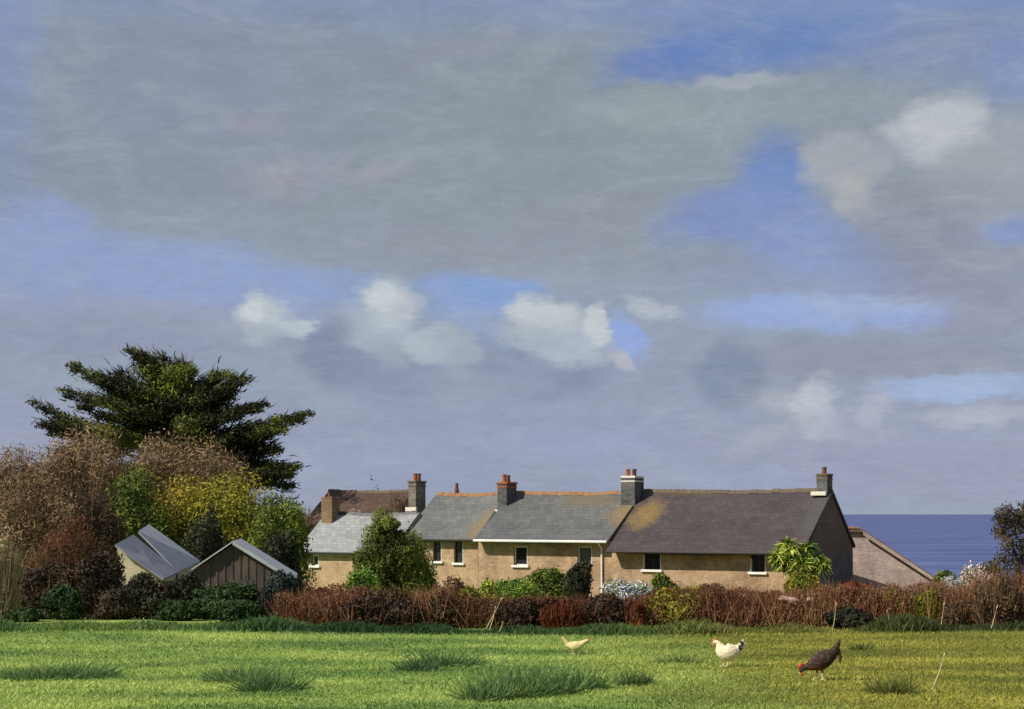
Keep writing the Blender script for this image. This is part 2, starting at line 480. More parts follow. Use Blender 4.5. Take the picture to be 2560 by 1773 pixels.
def mat_stone(name, cols, mortar, scale=3.2):
    """rubble wall: irregular stones in pale mortar"""
    m, nt, N, L, b = new_mat(name)
    tc = N.new('ShaderNodeTexCoord')
    mp = N.new('ShaderNodeMapping'); mp.inputs['Scale'].default_value = (.75, .75, 1.35); L.new(tc.outputs['Object'], mp.inputs[0])
    n0 = N.new('ShaderNodeTexNoise'); n0.inputs['Scale'].default_value = 2.0; L.new(mp.outputs[0], n0.inputs[0])
    w = N.new('ShaderNodeVectorMath'); w.operation = 'MULTIPLY_ADD'
    L.new(n0.outputs['Color'], w.inputs[0]); w.inputs[1].default_value = (.25, .25, .25); L.new(mp.outputs[0], w.inputs[2])
    v1 = N.new('ShaderNodeTexVoronoi'); v1.inputs['Scale'].default_value = scale; L.new(w.outputs[0], v1.inputs[0])
    v2 = N.new('ShaderNodeTexVoronoi'); v2.feature = 'DISTANCE_TO_EDGE'; v2.inputs['Scale'].default_value = scale; L.new(w.outputs[0], v2.inputs[0])
    sp = N.new('ShaderNodeSeparateColor'); L.new(v1.outputs['Color'], sp.inputs[0])
    n1 = N.new('ShaderNodeTexNoise'); n1.inputs['Scale'].default_value = .5; n1.inputs['Detail'].default_value = 6; L.new(tc.outputs['Object'], n1.inputs[0])
    ad = N.new('ShaderNodeMath'); ad.operation = 'MULTIPLY_ADD'; L.new(sp.outputs[0], ad.inputs[0]); ad.inputs[1].default_value = .35; L.new(n1.outputs[0], ad.inputs[2])
    r = ramp_node(N, cols, .35, .95); L.new(ad.outputs[0], r.inputs[0])
    mr = N.new('ShaderNodeMapRange'); L.new(v2.outputs['Distance'], mr.inputs[0]); mr.inputs[1].default_value = .01; mr.inputs[2].default_value = .07
    mx = N.new('ShaderNodeMix'); mx.data_type = 'RGBA'; L.new(mr.outputs[0], mx.inputs[0]); mx.inputs[6].default_value = (*mortar, 1); L.new(r.outputs[0], mx.inputs[7])
    n7 = N.new('ShaderNodeTexNoise'); n7.inputs['Scale'].default_value = .9; n7.inputs['Detail'].default_value = 9; n7.inputs['Roughness'].default_value = .75
    mp7 = N.new('ShaderNodeMapping'); mp7.inputs['Scale'].default_value = (1, 1, .6); mp7.inputs['Location'].default_value = (4, 2, 1)
    L.new(tc.outputs['Object'], mp7.inputs[0]); L.new(mp7.outputs[0], n7.inputs[0])
    m7 = N.new('ShaderNodeMapRange'); L.new(n7.outputs[0], m7.inputs[0]); m7.inputs[1].default_value = .35; m7.inputs[2].default_value = .66; m7.inputs[3].default_value = .70; m7.inputs[4].default_value = 1.22
    s7 = N.new('ShaderNodeVectorMath'); s7.operation = 'SCALE'; L.new(mx.outputs[2], s7.inputs[0]); L.new(m7.outputs[0], s7.inputs[3])
    L.new(s7.outputs[0], b.inputs['Base Color'])
    b.inputs['Roughness'].default_value = .9; b.inputs['Specular IOR Level'].default_value = .15
    bp = N.new('ShaderNodeBump'); bp.inputs['Strength'].default_value = .5; bp.inputs['Distance'].default_value = .03
    L.new(mr.outputs[0], bp.inputs['Height']); L.new(bp.outputs[0], b.inputs['Normal'])
    return m

M = {}
M['wall_warm'] = mat_stone('stone_warm', [(.32, .215, .125), (.42, .295, .18), (.50, .37, .23)], (.48, .36, .23), 4.2)
M['wall_pink'] = mat_stone('stone_buff', [(.29, .185, .115), (.39, .262, .168), (.48, .34, .22)], (.46, .335, .22), 4.2)
M['wall_dim'] = mat_stone('stone_brown', [(.10, .07, .05), (.17, .12, .085), (.23, .165, .115)], (.20, .16, .12))
M['barn_wall'] = mat_stone('stone_pinkish', [(.34, .255, .225), (.42, .325, .295), (.50, .40, .37)], (.47, .37, .34), 4.4)
M['chim_slate'] = mat_stone('stone_slate', [(.05, .05, .055), (.085, .085, .09), (.14, .135, .135)], (.11, .105, .105), 4)
M['chim_grey'] = mat_stone('stone_grey', [(.10, .09, .08), (.17, .155, .13), (.25, .225, .19)], (.18, .165, .14), 4)
M['chim_tan'] = mat_stone('stone_tan', [(.20, .125, .075), (.30, .20, .125)], (.27, .20, .13), 4)
M['white'] = mat_plain('white_paint', (.80, .79, .76), .5)
M['flash'] = mat_plain('lime_flashing', (.72, .68, .58), .7)
M['terra'] = mat_noise('terracotta', [(.24, .075, .035), (.38, .13, .055)], 5, .8, .3)
M['terra_dark'] = mat_noise('terracotta_sooty', [(.09, .04, .028), (.20, .075, .04)], 5, .8, .3)
M['ridge'] = mat_noise('ridge_clay', [(.13, .07, .04), (.30, .13, .06), (.24, .16, .07), (.40, .17, .075)], 2, .75, .3)
M['ridge_dark'] = mat_noise('ridge_dark', [(.09, .075, .06), (.16, .12, .08)], 3, .8, .3)
M['glass'] = mat_noise('window_glass', [(.012, .012, .016), (.03, .03, .035)], 2, .12, 0, spec=.5)
M['glass_grey'] = mat_noise('window_glass_grey', [(.06, .06, .065), (.10, .10, .10)], 2, .3, 0, spec=.5)
M['lead'] = mat_plain('dark_gutter', (.05, .045, .045), .5)
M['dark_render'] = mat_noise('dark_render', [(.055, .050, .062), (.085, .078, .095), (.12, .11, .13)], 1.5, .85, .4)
M['brown_wood'] = mat_noise('tarred_boards', [(.040, .032, .036), (.075, .058, .058), (.14, .095, .07)], 1.1, .85, .5, 8, (6, 1, 1))
M['step_shade'] = mat_noise('step_shade_colour', [(.012, .011, .013), (.026, .024, .028)], 2, .85, .4, 8, (1, 1, 6))  # near-black stands in for the shadow at the shed roof step
M['cream_board'] = mat_noise('cream_render', [(.34, .29, .19), (.52, .45, .31), (.62, .56, .42)], 2.2, .85, .4)
M['shed_roof'] = mat_noise('weathered_felt', [(.17, .17, .21), (.235, .235, .28), (.30, .30, .34)], 1.5, .75, .3, 10)
M['shed_roof_pale'] = mat_noise('pale_sheet_roof', [(.30, .31, .34), (.42, .43, .46)], 2, .6, .25)
M['brown_roof'] = mat_slate('brown_tiles', [(.05, .03, .022), (.085, .05, .035), (.13, .08, .055)])
M['bark'] = mat_noise('bark', [(.05, .038, .028), (.11, .085, .06)], 3, .9, .6, 10, (1, 1, .3))
M['pebble'] = mat_noise('pink_stone', [(.34, .20, .16), (.48, .31, .26)], 5, .85, .5, 14)
M['straw'] = mat_noise('dry_straw', [(.38, .30, .15), (.55, .46, .25)], 8, .8, 0)

# leaf materials
def C(*a): return a
LEAF = {
 'cypress': mat_leaf('cypress_leaf', [(.016, .016, .009), (.028, .030, .013), (.075, .09, .02), (.19, .23, .03)], .35),
 'olive': mat_leaf('olive_leaf', [(.085, .10, .018), (.17, .18, .025), (.29, .26, .03), (.40, .28, .03)], .35),
 'green': mat_leaf('green_leaf', [(.03, .045, .012), (.07, .10, .018), (.13, .17, .025), (.21, .25, .04)], .5),
 'bright': mat_leaf('bright_leaf', [(.06, .12, .02), (.14, .24, .035), (.26, .36, .06), (.50, .55, .14)], .8),
 'yellow': mat_leaf('yellow_flower', [(.22, .26, .03), (.50, .52, .08), (.75, .72, .18)], 1.0),
 'dark': mat_leaf('dark_leaf', [(.018, .020, .012), (.036, .040, .022), (.07, .072, .036)], .6),
 'deep': mat_leaf('deep_green_leaf', [(.016, .030, .012), (.036, .066, .022), (.07, .115, .032)], .7),
 'blue': mat_leaf('bluish_leaf', [(.018, .026, .024), (.032, .045, .04), (.055, .075, .06)], .7),
 'brown': mat_leaf('brown_leaf', [(.05, .032, .018), (.11, .065, .034), (.18, .105, .055), (.26, .175, .10)], .35),
 'darkbrown': mat_leaf('dark_brown_leaf', [(.028, .020, .014), (.060, .040, .025), (.11, .070, .042)], .7),
 'rust': mat_leaf('rust_leaf', [(.035, .020, .014), (.095, .036, .020), (.17, .062, .032), (.24, .12, .055)], .55),
 'tan': mat_leaf('tan_twig', [(.11, .070, .038), (.21, .135, .072), (.31, .21, .12), (.40, .29, .18)], .22, transl=0),
 'stem': mat_leaf('dead_stem', [(.07, .024, .014), (.15, .050, .026), (.22, .088, .042), (.30, .17, .08)], .5, transl=0),
 'brownolive': mat_leaf('brown_olive_leaf', [(.035, .028, .014), (.07, .058, .026), (.13, .10, .045)], .6),
 'dull': mat_leaf('dull_green_leaf', [(.040, .055, .014), (.095, .120, .022), (.16, .19, .035), (.24, .27, .05)], .4),
 'red': mat_leaf('red_leaf', [(.13, .035, .014), (.24, .065, .022)], 1.2),
 'twig': mat_leaf('bare_twig', [(.09, .058, .034), (.16, .10, .058), (.24, .16, .09)], .35, transl=0),
 'pale': mat_leaf('pale_dead_grass', [(.26, .20, .11), (.42, .34, .20)], .8),
 'white': mat_leaf('white_blossom', [(.30, .36, .42), (.55, .60, .68), (.82, .82, .86)], 1.6),
 'pink': mat_leaf('pink_blossom', [(.45, .32, .30), (.68, .52, .50), (.85, .78, .76)], 1.5),
 'spike': mat_leaf('spiky_leaf', [(.03, .07, .02), (.10, .17, .03), (.34, .40, .06), (.6, .62, .12)], 1.5),
}

# ------------------------------------------------------------------ foliage
def quads_mesh(name, V, mat, parent, tint, loc=(0, 0, 0), tri=False):
    """V: (n,k,3) array of n polygons with k corners"""
    n, k = V.shape[0], V.shape[1]
    me = bpy.data.meshes.new(name)
    me.vertices.add(n * k); me.loops.add(n * k); me.polygons.add(n)
    me.vertices.foreach_set('co', np.ascontiguousarray(V, dtype=np.float32).ravel())
    me.loops.foreach_set('vertex_index', np.arange(n * k, dtype=np.int32))
    me.polygons.foreach_set('loop_start', np.arange(0, n * k, k, dtype=np.int32))
    at = me.attributes.new('tint', 'FLOAT', 'POINT')
    at.data.foreach_set('value', np.repeat(tint.astype(np.float32), k))
    me.update(calc_edges=True)
    me.materials.append(mat)
    o = bpy.data.objects.new(name, me); o.location = loc
    return link(o, parent)

def leaves(lobes, n, size, asp=.5, out_bias=.8, shell=.5, flat=1.0):
    """lobes: list of (cx,cy,cz,rx,ry,rz). Returns (n,4,3) diamonds and tints"""
    lobes = np.array(lobes, dtype=float)
    wgt = (lobes[:, 3] * lobes[:, 4] * lobes[:, 5]) ** .67
    idx = rng.choice(len(lobes), n, p=wgt / wgt.sum())
    l = lobes[idx]
    d = rng.normal(size=(n, 3)); d /= np.linalg.norm(d, axis=1)[:, None]
    r = shell + (1.06 - shell) * rng.random(n) ** .6
    r *= 1 + .12 * rng.normal(size=n)
    c = l[:, :3] + d * l[:, 3:] * r[:, None]
    nn = d / l[:, 3:]; nn /= np.linalg.norm(nn, axis=1)[:, None]
    nrm = nn * out_bias + rng.normal(size=(n, 3)) * .55
    nrm[:, 2] *= flat
    nrm /= np.linalg.norm(nrm, axis=1)[:, None]
    t = rng.normal(size=(n, 3)); t -= (t * nrm).sum(1)[:, None] * nrm; t /= np.linalg.norm(t, axis=1)[:, None]
    b = np.cross(nrm, t)
    s = size * (.55 + .9 * rng.random(n))[:, None]
    V = np.stack([c - t * s, c + b * s * asp, c + t * s, c - b * s * asp], axis=1)
    lobe_t = rng.random(len(lobes))
    tint = .55 * rng.random(n) + .45 * lobe_t[idx]
    return V, tint

def strips(base, tips, width, curve=.15):
    """thin curved blades as two quads merged to 4-corner kites: base (n,3), tips (n,3)"""
    n = len(base)
    ax = tips - base
    side = np.cross(ax, rng.normal(size=(n, 3))); side /= (np.linalg.norm(side, axis=1)[:, None] + 1e-9)
    side *= width * (.6 + .8 * rng.random(n))[:, None]
    mid = base + ax * .5 + rng.normal(size=(n, 3)) * (np.linalg.norm(ax, axis=1) * curve)[:, None] * .4
    V1 = np.stack([base - side, base + side, mid + side * .8, mid - side * .8], axis=1)
    V2 = np.stack([mid - side * .8, mid + side * .8, tips + side * .15, tips - side * .15], axis=1)
    t = rng.random(n)
    return np.concatenate([V1, V2]), np.concatenate([t, t])

def bush_lobes(w, h, dep, k=14, rough=.5):
    """lobes filling a half ellipsoid of width w, height h, depth dep standing on z=0"""
    L = [(0, 0, h * .42, w * .42, dep * .38, h * .44)]
    for i in range(k):
        a = rng.uniform(0, 2 * math.pi); e = rng.uniform(.0, 1.0) ** .8 * math.pi / 2
        rr = rng.uniform(.62, .86)
        ce = math.cos(e) ** .55
        cx = math.cos(a) * ce * w * .5 * rr; cy = math.sin(a) * ce * dep * .5 * rr
        cz = max(.12 * h, math.sin(e) ** .7 * h * rr)
        s = rng.uniform(.16, .30)
        L.append((cx, cy, cz, w * s * .8, dep * s * .8, h * s))
    return L

def stem_mesh(name, h, w, parent, n=5, mat=None):
    mb = MB()
    for i in range(n):
        a = random.uniform(0, 6.28); r = w * random.uniform(.05, .3)
        tx, ty = math.cos(a) * r, math.sin(a) * r
        mb.tube([(tx * .2, ty * .2, -.1), (tx * .5, ty * .5, h * .35), (tx, ty, h * .75)], [.035 * h ** .5, .025 * h ** .5, .01], 5)
    return mb.build(name, mat or M['bark'], parent)

def bush(u0, u1, v0, d, kind, label, cat='bush', name='bush', n=3500, size=None, v1=None, dep=None, k=14, shell=.5, twigs=0,
         twig_kind='twig', group=None, lobes=None, asp=.5, hscale=1.0, extra=None):
    p0 = pt(u0, v0, d); p1 = pt(u1, v0, d)
    x = (p0.x + p1.x) / 2; w = p1.x - p0.x
    zb = terrain(x, d)
    h = (p0.z - zb)
    root = empty(name, (x, d, zb), label, cat, group=group)
    if size is None: size = d * .00078 + .012
    n = int(n * 1.5)
    lb = lobes or bush_lobes(w, h, dep or max(w * .8, h * .6), k)
    if n > 0:
        V, t = leaves(lb, n, size, asp, shell=shell)
        V[:, :, 2] = np.maximum(V[:, :, 2], 0.0)
        quads_mesh('foliage', V, LEAF[kind], root, t)
    if extra:
        for (ekind, en, lbs, es, ename) in extra:
            V, t = leaves(lbs, en, es, asp, shell=.7)
            quads_mesh(ename, V, LEAF[ekind], root, t)
    if twigs:
        dpt = dep or max(w * .8, h * .6)
        a = rng.uniform(0, 2 * np.pi, twigs); r = np.sqrt(rng.random(twigs))
        bx = np.cos(a) * r * w * .42; by = np.sin(a) * r * dpt * .42
        prof = np.sqrt(np.maximum(0.04, 1 - (np.abs(bx) / (w * .5)) ** 2.2))
        hh = h * prof * rng.uniform(.5, 1.0, twigs)
        base = np.stack([bx * .85, by * .85, np.maximum(0, hh * rng.uniform(0, .55, twigs))], 1)
        tips = np.stack([bx * 1.12 + rng.normal(size=twigs) * .06 * h, by * 1.1 + rng.normal(size=twigs) * .06 * h, hh], 1)
        V, t = strips(base, tips, d * .00016 + .002)
        quads_mesh('twigs', V, LEAF[twig_kind], root, t)
    if kind in ('white', 'pink', 'yellow'):
        V, t = leaves(lb, int(n * .6), size * 1.1, .45, shell=.3)
        V[:, :, 2] = np.maximum(V[:, :, 2], 0.0)
        quads_mesh('leaves', V, LEAF['green'], root, t)
    stem_mesh('stem', h * .7, w, root)
    return root

# ================================================================== GROUND
def mat_ground():
    m, nt, N, L, b = new_mat('field_turf')
    tc = N.new('ShaderNodeTexCoord')
    geo = N.new('ShaderNodeNewGeometry')
    sep = N.new('ShaderNodeSeparateXYZ'); L.new(geo.outputs['Position'], sep.inputs[0])
    def noise(sc, st=(1, 1, 1), det=5, loc=(0, 0, 0)):
        mp = N.new('ShaderNodeMapping'); mp.inputs['Scale'].default_value = st; mp.inputs['Location'].default_value = loc
        L.new(geo.outputs['Position'], mp.inputs[0])
        n = N.new('ShaderNodeTexNoise'); n.inputs['Scale'].default_value = sc; n.inputs['Detail'].default_value = det
        L.new(mp.outputs[0], n.inputs[0]); return n.outputs[0]
    r1 = ramp_node(N, [(.09, .15, .04), (.18, .25, .055), (.28, .35, .08)], .3, .7); L.new(noise(.9, (.45, 1, 1)), r1.inputs[0])
    r2 = ramp_node(N, [(.10, .105, .022), (.16, .155, .03), (.24, .20, .045)], .3, .7); L.new(noise(1.1, (.45, 1, 1), loc=(5, 2, 0)), r2.inputs[0])
    # drier turf to the right
    a = N.new('ShaderNodeMath'); a.operation = 'MULTIPLY_ADD'; L.new(noise(.5, det=3), a.inputs[0]); a.inputs[1].default_value = 5.0; L.new(sep.outputs[0], a.inputs[2])
    mr = N.new('ShaderNodeMapRange'); mr.interpolation_type = 'SMOOTHSTEP'; L.new(a.outputs[0], mr.inputs[0]); mr.inputs[1].default_value = 3.0; mr.inputs[2].default_value = 7.6
    mx = N.new('ShaderNodeMix'); mx.data_type = 'RGBA'; L.new(mr.outputs[0], mx.inputs[0]); L.new(r1.outputs[0], mx.inputs[6]); L.new(r2.outputs[0], mx.inputs[7])
    L.new(mx.outputs[2], b.inputs['Base Color'])
    b.inputs['Roughness'].default_value = .95; b.inputs['Specular IOR Level'].default_value = .1
    bp = N.new('ShaderNodeBump'); bp.inputs['Strength'].default_value = .8; bp.inputs['Distance'].default_value = .05
    L.new(noise(9, det=4), bp.inputs['Height']); L.new(bp.outputs[0], b.inputs['Normal'])
    return m
M['turf'] = mat_ground()

def build_ground():
    xs = np.concatenate([np.linspace(-420, -40, 30), np.linspace(-36, 36, 73), np.linspace(40, 420, 30)])
    ys = np.concatenate([np.linspace(-120, 0, 20), np.linspace(2, 70, 69), np.linspace(74, 200, 60)])
    V = [(x, y, terrain(x, y)) for y in ys for x in xs]
    nx = len(xs)
    F = [(j * nx + i, j * nx + i + 1, (j + 1) * nx + i + 1, (j + 1) * nx + i) for j in range(len(ys) - 1) for i in range(nx - 1)]
    me = bpy.data.meshes.new('ground'); me.from_pydata(V, [], F); me.materials.append(M['turf'])
    for p in me.polygons: p.use_smooth = True
    o = link(bpy.data.objects.new('ground', me)); tag(o, kind='structure')
build_ground()

def build_sea():
    m, nt, N, L, b = new_mat('sea_water')
    geo = N.new('ShaderNodeNewGeometry')
    mp = N.new('ShaderNodeMapping'); mp.inputs['Scale'].default_value = (.006, .016, 1); L.new(geo.outputs['Position'], mp.inputs[0])
    n = N.new('ShaderNodeTexNoise'); n.inputs['Scale'].default_value = 1; n.inputs['Detail'].default_value = 8; n.inputs['Roughness'].default_value = .7; L.new(mp.outputs[0], n.inputs[0])
    r = ramp_node(N, [(.056, .074, .178), (.080, .104, .235), (.12, .150, .295)], .38, .62); L.new(n.outputs[0], r.inputs[0]); L.new(r.outputs[0], b.inputs['Base Color'])
    b.inputs['Roughness'].default_value = .75; b.inputs['Specular IOR Level'].default_value = .12
    bp = N.new('ShaderNodeBump'); bp.inputs['Strength'].default_value = .5; bp.inputs['Distance'].default_value = 1.0
    L.new(n.outputs[0], bp.inputs['Height']); L.new(bp.outputs[0], b.inputs['Normal'])
    me = bpy.data.meshes.new('sea')
    z = -28
    me.from_pydata([(-90000, 150, z), (90000, 150, z), (90000, 120000, z), (-90000, 120000, z)], [], [(0, 1, 2, 3)])
    me.materials.append(m)
    tag(link(bpy.data.objects.new('sea', me)), kind='structure')
build_sea()

# ================================================================== COTTAGES
TH = R(27); CT, ST = math.cos(TH), math.sin(TH)
X0, Y0 = 6.08, 97.0
GZ = -2.15                                    # ground level at the cottages
def row_s(u, v, off):
    """position along the row and height for a photo point on the plane 'off' metres behind the front line"""
    t = (u * .4 - 512) / FPX
    # point = (X0 + s CT + off ST, Y0 - s ST + off CT)
    s = (t * (Y0 + off * CT) - X0 - off * ST) / (CT + t * ST)
    d = Y0 - s * ST + off * CT
    return s, EYE - (v * .4 - HOR) / FPX * d - GZ
def row_root(name, s, label, off=0.0):
    return empty(name, (X0 + s * CT + off * ST, Y0 - s * ST + off * CT, GZ), label, 'cottage', -TH, group='row of stone cottages')

def cottage_walls(root, Lx, Wd, he, hr, holes, mat, ry=None, mat_end=None, he_b=None):
    """front wall at y=0 with openings, back wall, two gables; he eave height, hr ridge height"""
    ry = Wd / 2 if ry is None else ry
    T = .45
    mb = MB()
    hs = sorted(holes)
    x = 0.0
    for (a, b, z0, z1) in hs:
        mb.box(x, a, 0, T, -.3, he)
        mb.box(a, b, 0, T, -.3, z0)
        if z1 < he - .01: mb.box(a, b, 0, T, z1, he)
        x = b
    mb.box(x, Lx, 0, T, -.3, he)
    mb.box(0, Lx, Wd - T, Wd, -.3, he)
    # gables
    for gx in (0, Lx - T):
        sl = (hr - he) / ry
        mb.prism_x([(T, -.3), (Wd - T, -.3), (Wd - T, he + sl * T * .9), (ry, hr - .12), (T, he + sl * T * .9)], gx, gx + T)
    o = mb.build('wall', mat, root)
    return o

def cottage_roof(root, xa, xb, yE, zE, yR, zR, yB, zB, mat, t=.14, name='roof'):
    mb = MB()
    mb.prism_x([(yE, zE), (yR, zR), (yB, zB), (yB, zB - t), (yR, zR - t * 1.3), (yE, zE - t)][::-1], xa, xb)
    o = mb.build(name, mat, root)
    # subdivide along x and let it sag a little
    me = o.data
    bm = bmesh.new(); bm.from_mesh(me)
    es = [e for e in bm.edges if abs((e.verts[0].co - e.verts[1].co).x) > 1]
    bmesh.ops.subdivide_edges(bm, edges=es, cuts=14, use_grid_fill=False)
    for vtx in bm.verts:
        f = (vtx.co.x - xa) / (xb - xa)
        if .01 < f < .99:
            vtx.co.z += -.09 * math.sin(math.pi * f) + .06 * mnoise.noise(Vector((vtx.co.x * .9, vtx.co.y, 3)))
    bm.to_mesh(me); bm.free()
    return o

def ridge_tiles(roof, xa, xb, y, z, mat):
    mb = MB(); x = xa
    while x < xb - .1:
        L = min(.42, xb - x)
        f = (x - xa) / (xb - xa)
        dz = -.09 * math.sin(math.pi * f) + .06 * mnoise.noise(Vector((x * .9, y, 3))) + random.uniform(-.02, .03)
        mb.prism_x([(y - .17, z - .10 + dz), (y - .09, z + .05 + dz), (y, z + .10 + dz), (y + .09, z + .05 + dz), (y + .17, z - .10 + dz), (y, z - .02 + dz)][::-1], x, x + L - .015)
        x += L
    return mb.build('ridge_tiles', mat, roof)

def window(root, a, b, z0, z1, glass='glass', sill='white', reveal=True, bars=True, frame=None, both=False):
    w = b - a; h = z1 - z0
    fr = MB(); y0, y1 = .17, .23; t = .06
    fr.box(a + .002, a + t, y0, y1, z0 + .002, z1 - .002); fr.box(b - t, b - .002, y0, y1, z0 + .002, z1 - .002)
    fr.box(a + t, b - t, y0, y1, z1 - t, z1 - .002); fr.box(a + t, b - t, y0, y1, z0 + .002, z0 + t)
    if bars:
        fr.box(a + w / 2 - .02, a + w / 2 + .02, y0 + .01, y1 - .01, z0 + t, z1 - t)
        fr.box(a + t, b - t, y0 + .012, y1 - .012, z0 + h * .5 - .02, z0 + h * .5 + .02)
    o = fr.build('window', M[frame] if frame else M['white'], root)
    pn = MB(); pn.box(a + .03, b - .03, .20, .215, z0 + .03, z1 - .03); pn.build('pane', M[glass], o)
    if reveal:
        rv = MB(); rv.box(b - .035, b + .0, -.012, y0, z0 + .002, z1 - .004); 
        if both:
            r2 = MB(); r2.box(a, a + .035, -.012, y0, z0 + .002, z1 - .25); r2.build('painted_reveal', M['white'], o)
        rv.build('painted_reveal', M['white'], o)
    if sill:
        sl = MB(); sl.box(a - .10, b + .10, -.13, .16, z0 - .13, z0 + .0); sl.build('sill', M[sill], o, bevel=.015)
    return o

def chimney(root, x, y, w, dp, z0, z1, mat, pots, flash=True, cap='ridge_dark', cap_over=.05, pot_h=.42, pot_r=.14):
    mb = MB(); mb.box(x, x + w, y, y + dp, z0, z1)
    st = mb.build('chimney', mat, root, bevel=.015)
    c = MB(); c.box(x - cap_over, x + w + cap_over, y - cap_over, y + dp + cap_over, z1 + .002, z1 + .12)
    c.box(x - cap_over * .4, x + w + cap_over * .4, y - cap_over * .4, y + dp + cap_over * .4, z1 - .22, z1 - .13)
    c.build('cap', M[cap], st, bevel=.012)
    for (px, py, mt, hh) in pots:
        p = MB(); r = pot_r
        prof = [(0, r * .95), (hh * .1, r), (hh * .15, r * .86), (hh * .8, r * .8), (hh * .86, r * .98), (hh, r * .95)]
        p.tube([(x + px, y + py, z1 + .10 + q) for q, _ in prof], [rr for _, rr in prof], 12)
        p.build('chimney_pot', M[mt], st, smooth=False)
    return st

def gutter(root, xa, xb, y, z, mat, r=.06):
    mb = MB(); mb.tube([(xa, y, z), (xb, y, z - .02)], r, 8); return mb.build('gutter', mat, root)

# ---- middle pair and long cottage share the ridge line; depth 7.5 m
WD = 7.5
def xs_of(u, off, s_root): return row_s(u, 1300, off)[0] - s_root

# B: left cottage of the terrace -------------------------------------------------
offB = 0.0
sB0 = row_s(1018, 1400, offB)[0]; sB1 = row_s(1196, 1345, offB)[0]
zeB = row_s(1120, 1345, offB - .35)[1]; zrB = row_s(1140, 1233, offB + WD / 2)[1]
b = row_root('cottage', sB0, 'stone cottage with two tall narrow windows, behind the tall green conical shrub', offB)
LB = sB1 - sB0 - .02
def hole(u0, u1, v0, v1, off, s_root):
    a = row_s(u0, v0, off)[0] - s_root; c = row_s(u1, v0, off)[0] - s_root
    uc = (u0 + u1) / 2
    return (a, c, row_s(uc, v1, off)[1], row_s(uc, v0, off)[1])
hB = [hole(1082, 1104, 1352, 1403, offB, sB0), hole(1135, 1158, 1352, 1407, offB, sB0)]
cottage_walls(b, LB, WD, zeB - .05, zrB, hB, M['wall_warm'])
for h_ in hB: window(b, *h_, bars=True, frame='lead')
slB = (zrB - zeB) / (WD / 2 + .35)
M['slateB'] = mat_slate('slate_grey_green', [(.085, .088, .088), (.125, .13, .128), (.17, .172, .168)], [(LB - .2, zeB + .7, .9, 1.3, R(0), (.21, .16, .065))])
rB = cottage_roof(b, -.15, LB, -.35, zeB, WD / 2, zrB, WD + .35, zeB, M['slateB'])
ridge_tiles(rB, -.1, LB, WD / 2, zrB, M['ridge'])
gutter(b, -.15, LB - .02, -.42, zeB - .10, M['lead'])
# chimney
xx = row_s(1021, 1240, WD / 2 - 1.3)[0] - sB0
chimney(b, xx, WD / 2 - 1.3, .52, 1.15, zrB - 1.3, row_s(1035, 1207, WD / 2 - 1.3)[1], M['chim_grey'],
        [(.26, .35, 'terra', .46), (.26, .8, 'terra_dark', .46)])
fm = MB(); fm.box(xx - .12, xx + .62, WD / 2 - 1.48, WD / 2 - 1.305, zrB - 1.22, zrB - .84); fm.build('flashing', M['flash'], b, bevel=.02)
# small flue peeping over the ridge
xf = row_s(1142, 1230, WD / 2 + .8)[0] - sB0
fl = MB(); fl.tube([(xf, WD / 2 + .8, zrB - .8), (xf, WD / 2 + .8, zrB + .28), (xf, WD / 2 + .8, zrB + .30), (xf, WD / 2 + .8, zrB + .62)], [.13, .13, .09, .10], 10)
fl.build('flue', M['terra_dark'], b)

# C: middle cottage ----------------------------------------------------------
offC = -.45
sC0 = row_s(1196, 1345, offC)[0] ; sC1 = row_s(1532, 1345, offC)[0]
zeC = row_s(1370, 1350, offC - .62)[1]; zrC = zrB + .02
LC = sC1 - sC0 - .02
WC = WD + .45
c_ = row_root('cottage', sC0, 'stone cottage with white gutter along its whole eave and white downpipe', offC)
hC = [hole(1284, 1319, 1366, 1413, offC, sC0), hole(1443, 1480, 1366, 1415, offC, sC0)]
cottage_walls(c_, LC, WC, zeC - .05, zrC, hC, M['wall_pink'], ry=WC / 2 + .22)
window(c_, *hC[0], glass='glass', reveal=True, bars=False)
window(c_, *hC[1], glass='glass_grey', sill=None, reveal=True, bars=False)
M['slateC'] = mat_slate('slate_olive_grey', [(.072, .076, .080), (.105, .108, .110), (.15, .145, .13)],
                        [(LC + .2, zeC + 1.6, 1.6, 1.2, 0, (.25, .165, .045)), (LC - 3, zeC + 2.2, 2.4, .5, 0, (.15, .11, .055))])
rC = cottage_roof(c_, .0, LC, -.62, zeC, WD / 2 + .45, zrC, WC + .3, zeC, M['slateC'])
ridge_tiles(rC, 0, LC, WD / 2 + .45, zrC, M['ridge'])
gutter(c_, .05, LC - .05, -.69, zeC - .06, M['white'], .075)
xd = xs_of(1506, offC, sC0)
dp = MB(); dp.tube([(xd, -.66, zeC - .12), (xd, -.10, zeC - .45), (xd, -.08, 0)], .05, 8); dp.build('downpipe', M['white'], c_)
yc = WD / 2 + .45 - 1.45
xx = row_s(1243, 1240, offC + yc)[0] - sC0
chimney(c_, xx, yc, .62, 1.25, zrC - 1.4, row_s(1260, 1210, offC + yc)[1], M['chim_slate'],
        [(.3, .3, 'terra', .46), (.33, .75, 'terra_dark', .42)], cap='terra')
fm = MB(); fm.box(xx - .08, xx + .64, yc - .19, yc - .005, zrC - 1.32, zrC - 1.0); fm.build('flashing', M['flash'], c_, bevel=.02)

